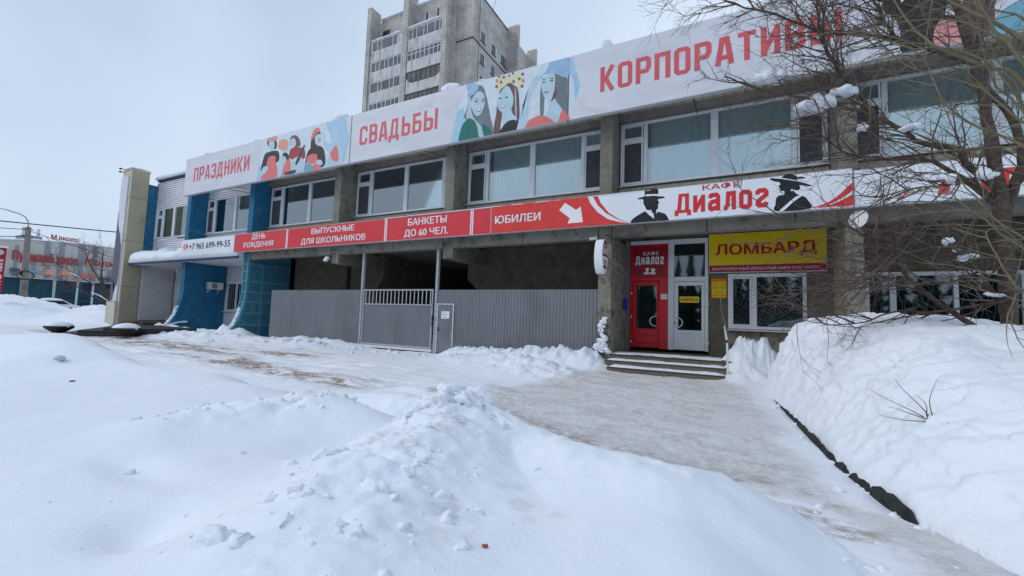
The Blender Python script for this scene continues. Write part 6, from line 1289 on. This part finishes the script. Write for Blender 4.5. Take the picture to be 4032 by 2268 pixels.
for i, (k, P) in enumerate(LIMBS.items()):
    Q = wob(P, .012, i+3, 4 if k != 'trunk' else 3); a, b = LR[k]; n = len(Q)
    rad = [a+(b-a)*(j/(n-1))**.8 for j in range(n)]
    if k == 'trunk': rad = [v*(1+.12*math.sin(j*1.7)) for j, v in enumerate(rad)]
    MB().tube(Q, rad, 10 if k == 'trunk' else 6).build('trunk' if k == 'trunk' else 'branch', K['bark'], tree, smooth=True)
    if k == 'trunk': src = range(n//2, n)
    else: src = range(2, n)
    for j in src:
        base = Vector(Q[j]); dd = (Vector(Q[min(j+1, n-1)])-Vector(Q[j-1])).normalized()
        cnt = {'A':2,'A2':3,'B':3,'B2':3,'I':3,'L':4}.get(k, 2)
        for c_ in range(cnt):
            if TR.r.random() < (.72 if k in ('H','F','D') else (.36 if k in ('A2','B','B2','I','L','trunk') else .42)): continue
            a_ = dd.orthogonal().normalized(); a_.rotate(Matrix.Rotation(TR.r.uniform(0, 6.28), 3, dd))
            up = Vector((-.25, .1, .28 if k in ('A','A2','B','B2','I','L','trunk','stem2') else .12))
            nd = (dd*.75+a_*TR.r.uniform(.5, .95)+up).normalized()
            TR.branchlet(base, nd, TR.r.uniform(.5, 1.15), .0095 if TR.r.random() < .6 else .014, 2, .012 if base.z > 3 else .0, .8, (2, 4))
stuff(TR.tw.build('twigs', K['twig'], tree))
# second, nearer tree whose olive shoots reach in from the right
SHOOTS = [[(2.53,5.2,3.32),(2.35,5.3,4.0),(2.06,5.4,4.45),(1.88,5.5,4.77),(1.73,5.6,5.4)],[(2.55,5.2,2.27),(2.34,5.32,3.61),(2.14,5.44,3.91),(1.82,5.56,4.31),(1.65,5.68,4.71),(1.56,5.8,5.18)],
[(2.57,5.2,2.57),(2.28,5.23,3.02),(1.97,5.27,3.31),(1.82,5.3,3.53),(1.71,5.33,3.94),(1.71,5.37,4.13),(1.78,5.4,4.67)],[(2.6,5.2,1.85),(2.27,5.3,2.13),(2.08,5.4,2.42),(1.94,5.5,2.66),(1.9,5.6,2.81)],
[(2.6,5.2,1.75),(2.28,5.3,2.22),(2.12,5.4,2.47),(1.96,5.5,2.87),(1.86,5.6,3.28)],[(2.58,5.2,2.91),(2.3,5.22,3.77),(2.15,5.25,4.14),(2.06,5.28,4.48),(1.99,5.3,4.91)],
[(2.63,5.2,2.48),(2.31,5.28,3.37),(2.18,5.36,3.67),(2.13,5.44,4.09),(2.14,5.52,4.51),(2.15,5.6,4.95)],[(2.59,5.2,1.64),(2.23,5.22,1.76),(2.15,5.25,1.89),(2.04,5.28,2.23),(2.07,5.3,2.32)],
[(2.59,5.2,3.13),(2.33,5.34,3.28),(2.14,5.48,3.71),(1.89,5.62,3.97),(1.61,5.76,4.29),(1.47,5.9,4.68)],[(2.52,5.2,1.43),(2.2,5.2,1.75),(2.13,5.2,1.48)],
[(2.54,5.2,3.59),(2.27,5.33,4.01),(2.03,5.45,4.39),(1.62,5.58,4.62),(1.2,5.7,4.69)],[(2.55,5.2,3.92),(2.33,5.37,4.31),(2.07,5.53,4.64),(1.74,5.7,4.98)],
[(2.57,5.2,2.7),(2.31,5.28,3.4),(2.15,5.36,3.89),(1.84,5.44,4.18),(1.51,5.52,4.23),(1.34,5.6,4.01)]]
t2 = thing('bare_tree', 'nearer bare tree beyond the right edge reaching in with pale olive shoots', 'tree', (3.3, 5.2, 1.2))
MB().tube(wob([(3.35,5.2,.3),(3.3,5.2,1.3),(3.2,5.25,2.4),(3.15,5.3,3.6),(3.0,5.3,5.2)], .01, 5), .10, 8).build('trunk', K['bark'], t2, smooth=True)
T2 = Tree(23)
for i, P in enumerate(SHOOTS):
    P = [(3.18, 5.25, max(1.3, P[0][2]-.35))]+P; Q = wob(P, .008, 50+i, 4); n = len(Q); big = i in (0, 1, 5)
    MB().tube(Q, [(.024 if big else .013)*(1-.7*j/(n-1)) for j in range(n)], 6).build('branch', K['shoot'], t2, smooth=True)
    for j in range(4, n, 2):
        dd = (Vector(Q[min(j+1, n-1)])-Vector(Q[j-1])).normalized(); a_ = dd.orthogonal().normalized(); a_.rotate(Matrix.Rotation(T2.r.uniform(0, 6.28), 3, dd))
        T2.branchlet(Q[j], (dd*.7+a_*.6+Vector((-.25,0,-.05))).normalized(), T2.r.uniform(.3, .75), .006, 1, .02, .7, (1, 3))
stuff(T2.tw.build('twigs', K['shoot'], t2))
# snow clumps caught in the branches
CL = [(.56,7.5,5.3,.25,.11),(1.15,7.6,4.78,.27,.13),(1.46,7.6,4.90,.21,.085),(1.71,7.6,4.33,.09,.06),(2.26,7.7,4.26,.12,.07),(3.04,7.8,3.50,.12,.08),(2.54,7.6,3.45,.12,.08),(2.56,7.6,2.61,.09,.06),(2.81,7.7,2.39,.13,.055),(3.05,7.8,1.90,.10,.05),(2.66,7.65,2.48,.04,.03)]
CLL = ['large snow clump high in the tree twigs beneath the banner lettering','widest snow clump on the long slanting branch','ragged snow clump just right of the widest one on the slanting branch','small snow clump in front of the upper column','snow clump in front of the large upper window right of the column','snow clump beside the trunk in front of the lower fascia sign','snow clump on a twig in front of the lower fascia sign','upper snow clump on the drooping branch under the fascia sign','oblong snow clump in the middle of the drooping branch','lowest snow clump close to the trunk above the snow bank','tiny snow clump on the drooping branch between two larger ones']
allp = [p for k, P in LIMBS.items() for p in wob(P, 0, 1, 4)]
sup = MB()
for i, (x, y, z, a, b) in enumerate(CL):
    v, f = [], []
    for q in range(6 if a > .15 else 4):
        ox = rnd.uniform(-.55, .55)*a; v_, f_ = blob(x+ox, y+rnd.uniform(-.3, .3)*a, z+rnd.uniform(-.15, .35)*b-abs(ox)*.25, a*rnd.uniform(.42, .62), a*rnd.uniform(.35, .5), b*rnd.uniform(.45, .8), i*9+q, 2, .5, freq=1.9)
        c_ = len(v); v += v_; f += [tuple(c_+k for k in t) for t in f_]
    tag(MB().add(v, f).build('snow_clump', K['snow'], None, smooth=True), CLL[i], 'snow', 'snow clumps in the bare tree')
    q = min(allp, key=lambda p: (p[0]-x)**2+(p[1]-y)**2+(p[2]-z)**2)
    sup.tube([q, ((q[0]+x)/2, (q[1]+y)/2, (q[2]+z)/2-.02), (x, y, z-b*.4), (x-a*.8, y, z-b*.5)], [.012, .01, .009, .004], 5)
    sup.tube([(x+a*.7, y+.02, z-b*.6), (x, y+.02, z-b*.45), (x-a, y+.01, z-b*.2), (x-a*1.6, y, z+b*.1)], [.007, .008, .006, .003], 4)
sup.build('branch', K['bark'], tree)
# young tree far left in front of the shopping centre
ft = thing('bare_tree', 'small bare tree leaning left beside the beige pillar, shopping centre behind', 'tree', (-45, 16, .2))
FT = Tree(5)
far_l = [[(-45,16.0,0),(-45,15.7,1.2),(-45,15.2,2.4),(-45,14.9,3.4),(-45,14.8,4.4),(-45,14.78,5.8)],[(-45,15.4,2.0),(-45,14.5,2.9),(-45,13.6,3.5),(-45,12.6,4.1),(-45,12.1,4.5)],[(-45,15.1,2.6),(-45,14.6,3.6),(-45,14.0,4.7),(-45,13.8,5.5)],[(-45,15.3,2.2),(-45,15.9,3.2),(-45,16.3,4.2)],[(-45,15.6,1.5),(-45,14.3,2.1),(-45,13.3,2.9),(-45,12.4,3.3)]]
for i, P in enumerate(far_l):
    Q = wob(P, .03, 90+i, 3); n = len(Q); MB().tube(Q, [(.13 if i == 0 else .06)*(1-.75*j/(n-1)) for j in range(n)], 6).build('trunk' if i == 0 else 'branch', K['bark'], ft, smooth=True)
    for j in range(4, n):
        for c_ in range(3):
            dd = (Vector(Q[min(j+1, n-1)])-Vector(Q[j-1])).normalized(); a_ = dd.orthogonal().normalized(); a_.rotate(Matrix.Rotation(FT.r.uniform(0, 6.28), 3, dd))
            FT.branchlet(Q[j], (dd*.7+a_*.8).normalized(), FT.r.uniform(.8, 1.7), .016, 2, 0, .8, (2, 4))
stuff(FT.tw.build('twigs', K['twig'], ft))
for i, (P, r_) in enumerate((([(-44.9,13.75,3.30),(-44.9,13.3,3.62),(-44.9,13.0,3.8)],.05),([(-44.9,15.35,1.75),(-44.9,14.8,2.15),(-44.9,14.3,2.35)],.05))):
    tag(MB().tube(P, [.03, r_, .03], 6).build('snow_clump', K['snow']), ('upper' if i == 0 else 'lower')+' streak of snow on a limb of the small bare tree by the pillar', 'snow', 'snow on the small tree')
# dry twigs sticking out of the right snow bank
dt = thing('dry_twigs', 'dry weed twigs sticking out of the face of the right snow bank', 'twigs', (1.55, 5.0, .8))
def bz(x, y): return float(bank_h(np.array([[x]]), np.array([[y]]))[0, 0])
for i, (x, y, dx, dy, dz, ln) in enumerate(((1.50,4.95,-.75,.2,.45,.42),(1.50,4.95,-.45,.1,.75,.38),(1.51,4.95,.12,0,.95,.34),(1.50,4.94,-.8,.0,.22,.30),(1.49,4.93,-.9,-.1,.05,.34),(1.51,4.94,-.35,0,.85,.22),(1.50,4.94,.3,-.3,.05,.16))):
    z = bz(x, y)+.07; D = Vector((dx, dy, dz)).normalized(); p = Vector((x, y, z-.02)); P = [p+D*(ln*t)+Vector((.02*math.sin(t*5+i), 0, .06*t*(1-t)*(1 if i % 2 else -1))) for t in np.linspace(0, 1, 7)]
    MB().tube(P, [.0045*(1-.7*t) for t in np.linspace(0, 1, 7)], 4).build('twig', K['twig'], dt)
d2 = thing('dry_twigs', 'long bent twigs lying over the top of the right snow bank', 'twigs', (1.8, 8.3, 1.4))
for i, P in enumerate(([(2.3,7.7,1.75),(2.0,7.7,1.52),(1.6,7.7,1.42),(1.2,7.7,1.46),(.95,7.7,1.5)],[(2.25,7.8,1.72),(1.9,7.75,1.5),(1.6,7.7,1.56),(1.35,7.7,1.6)],[(2.0,7.6,1.55),(1.8,7.6,1.40),(1.65,7.6,1.38),(1.5,7.6,1.45)])):
    MB().tube(wob(P, .008, i+200, 3), .006, 4).build('twig', K['twig'], d2)
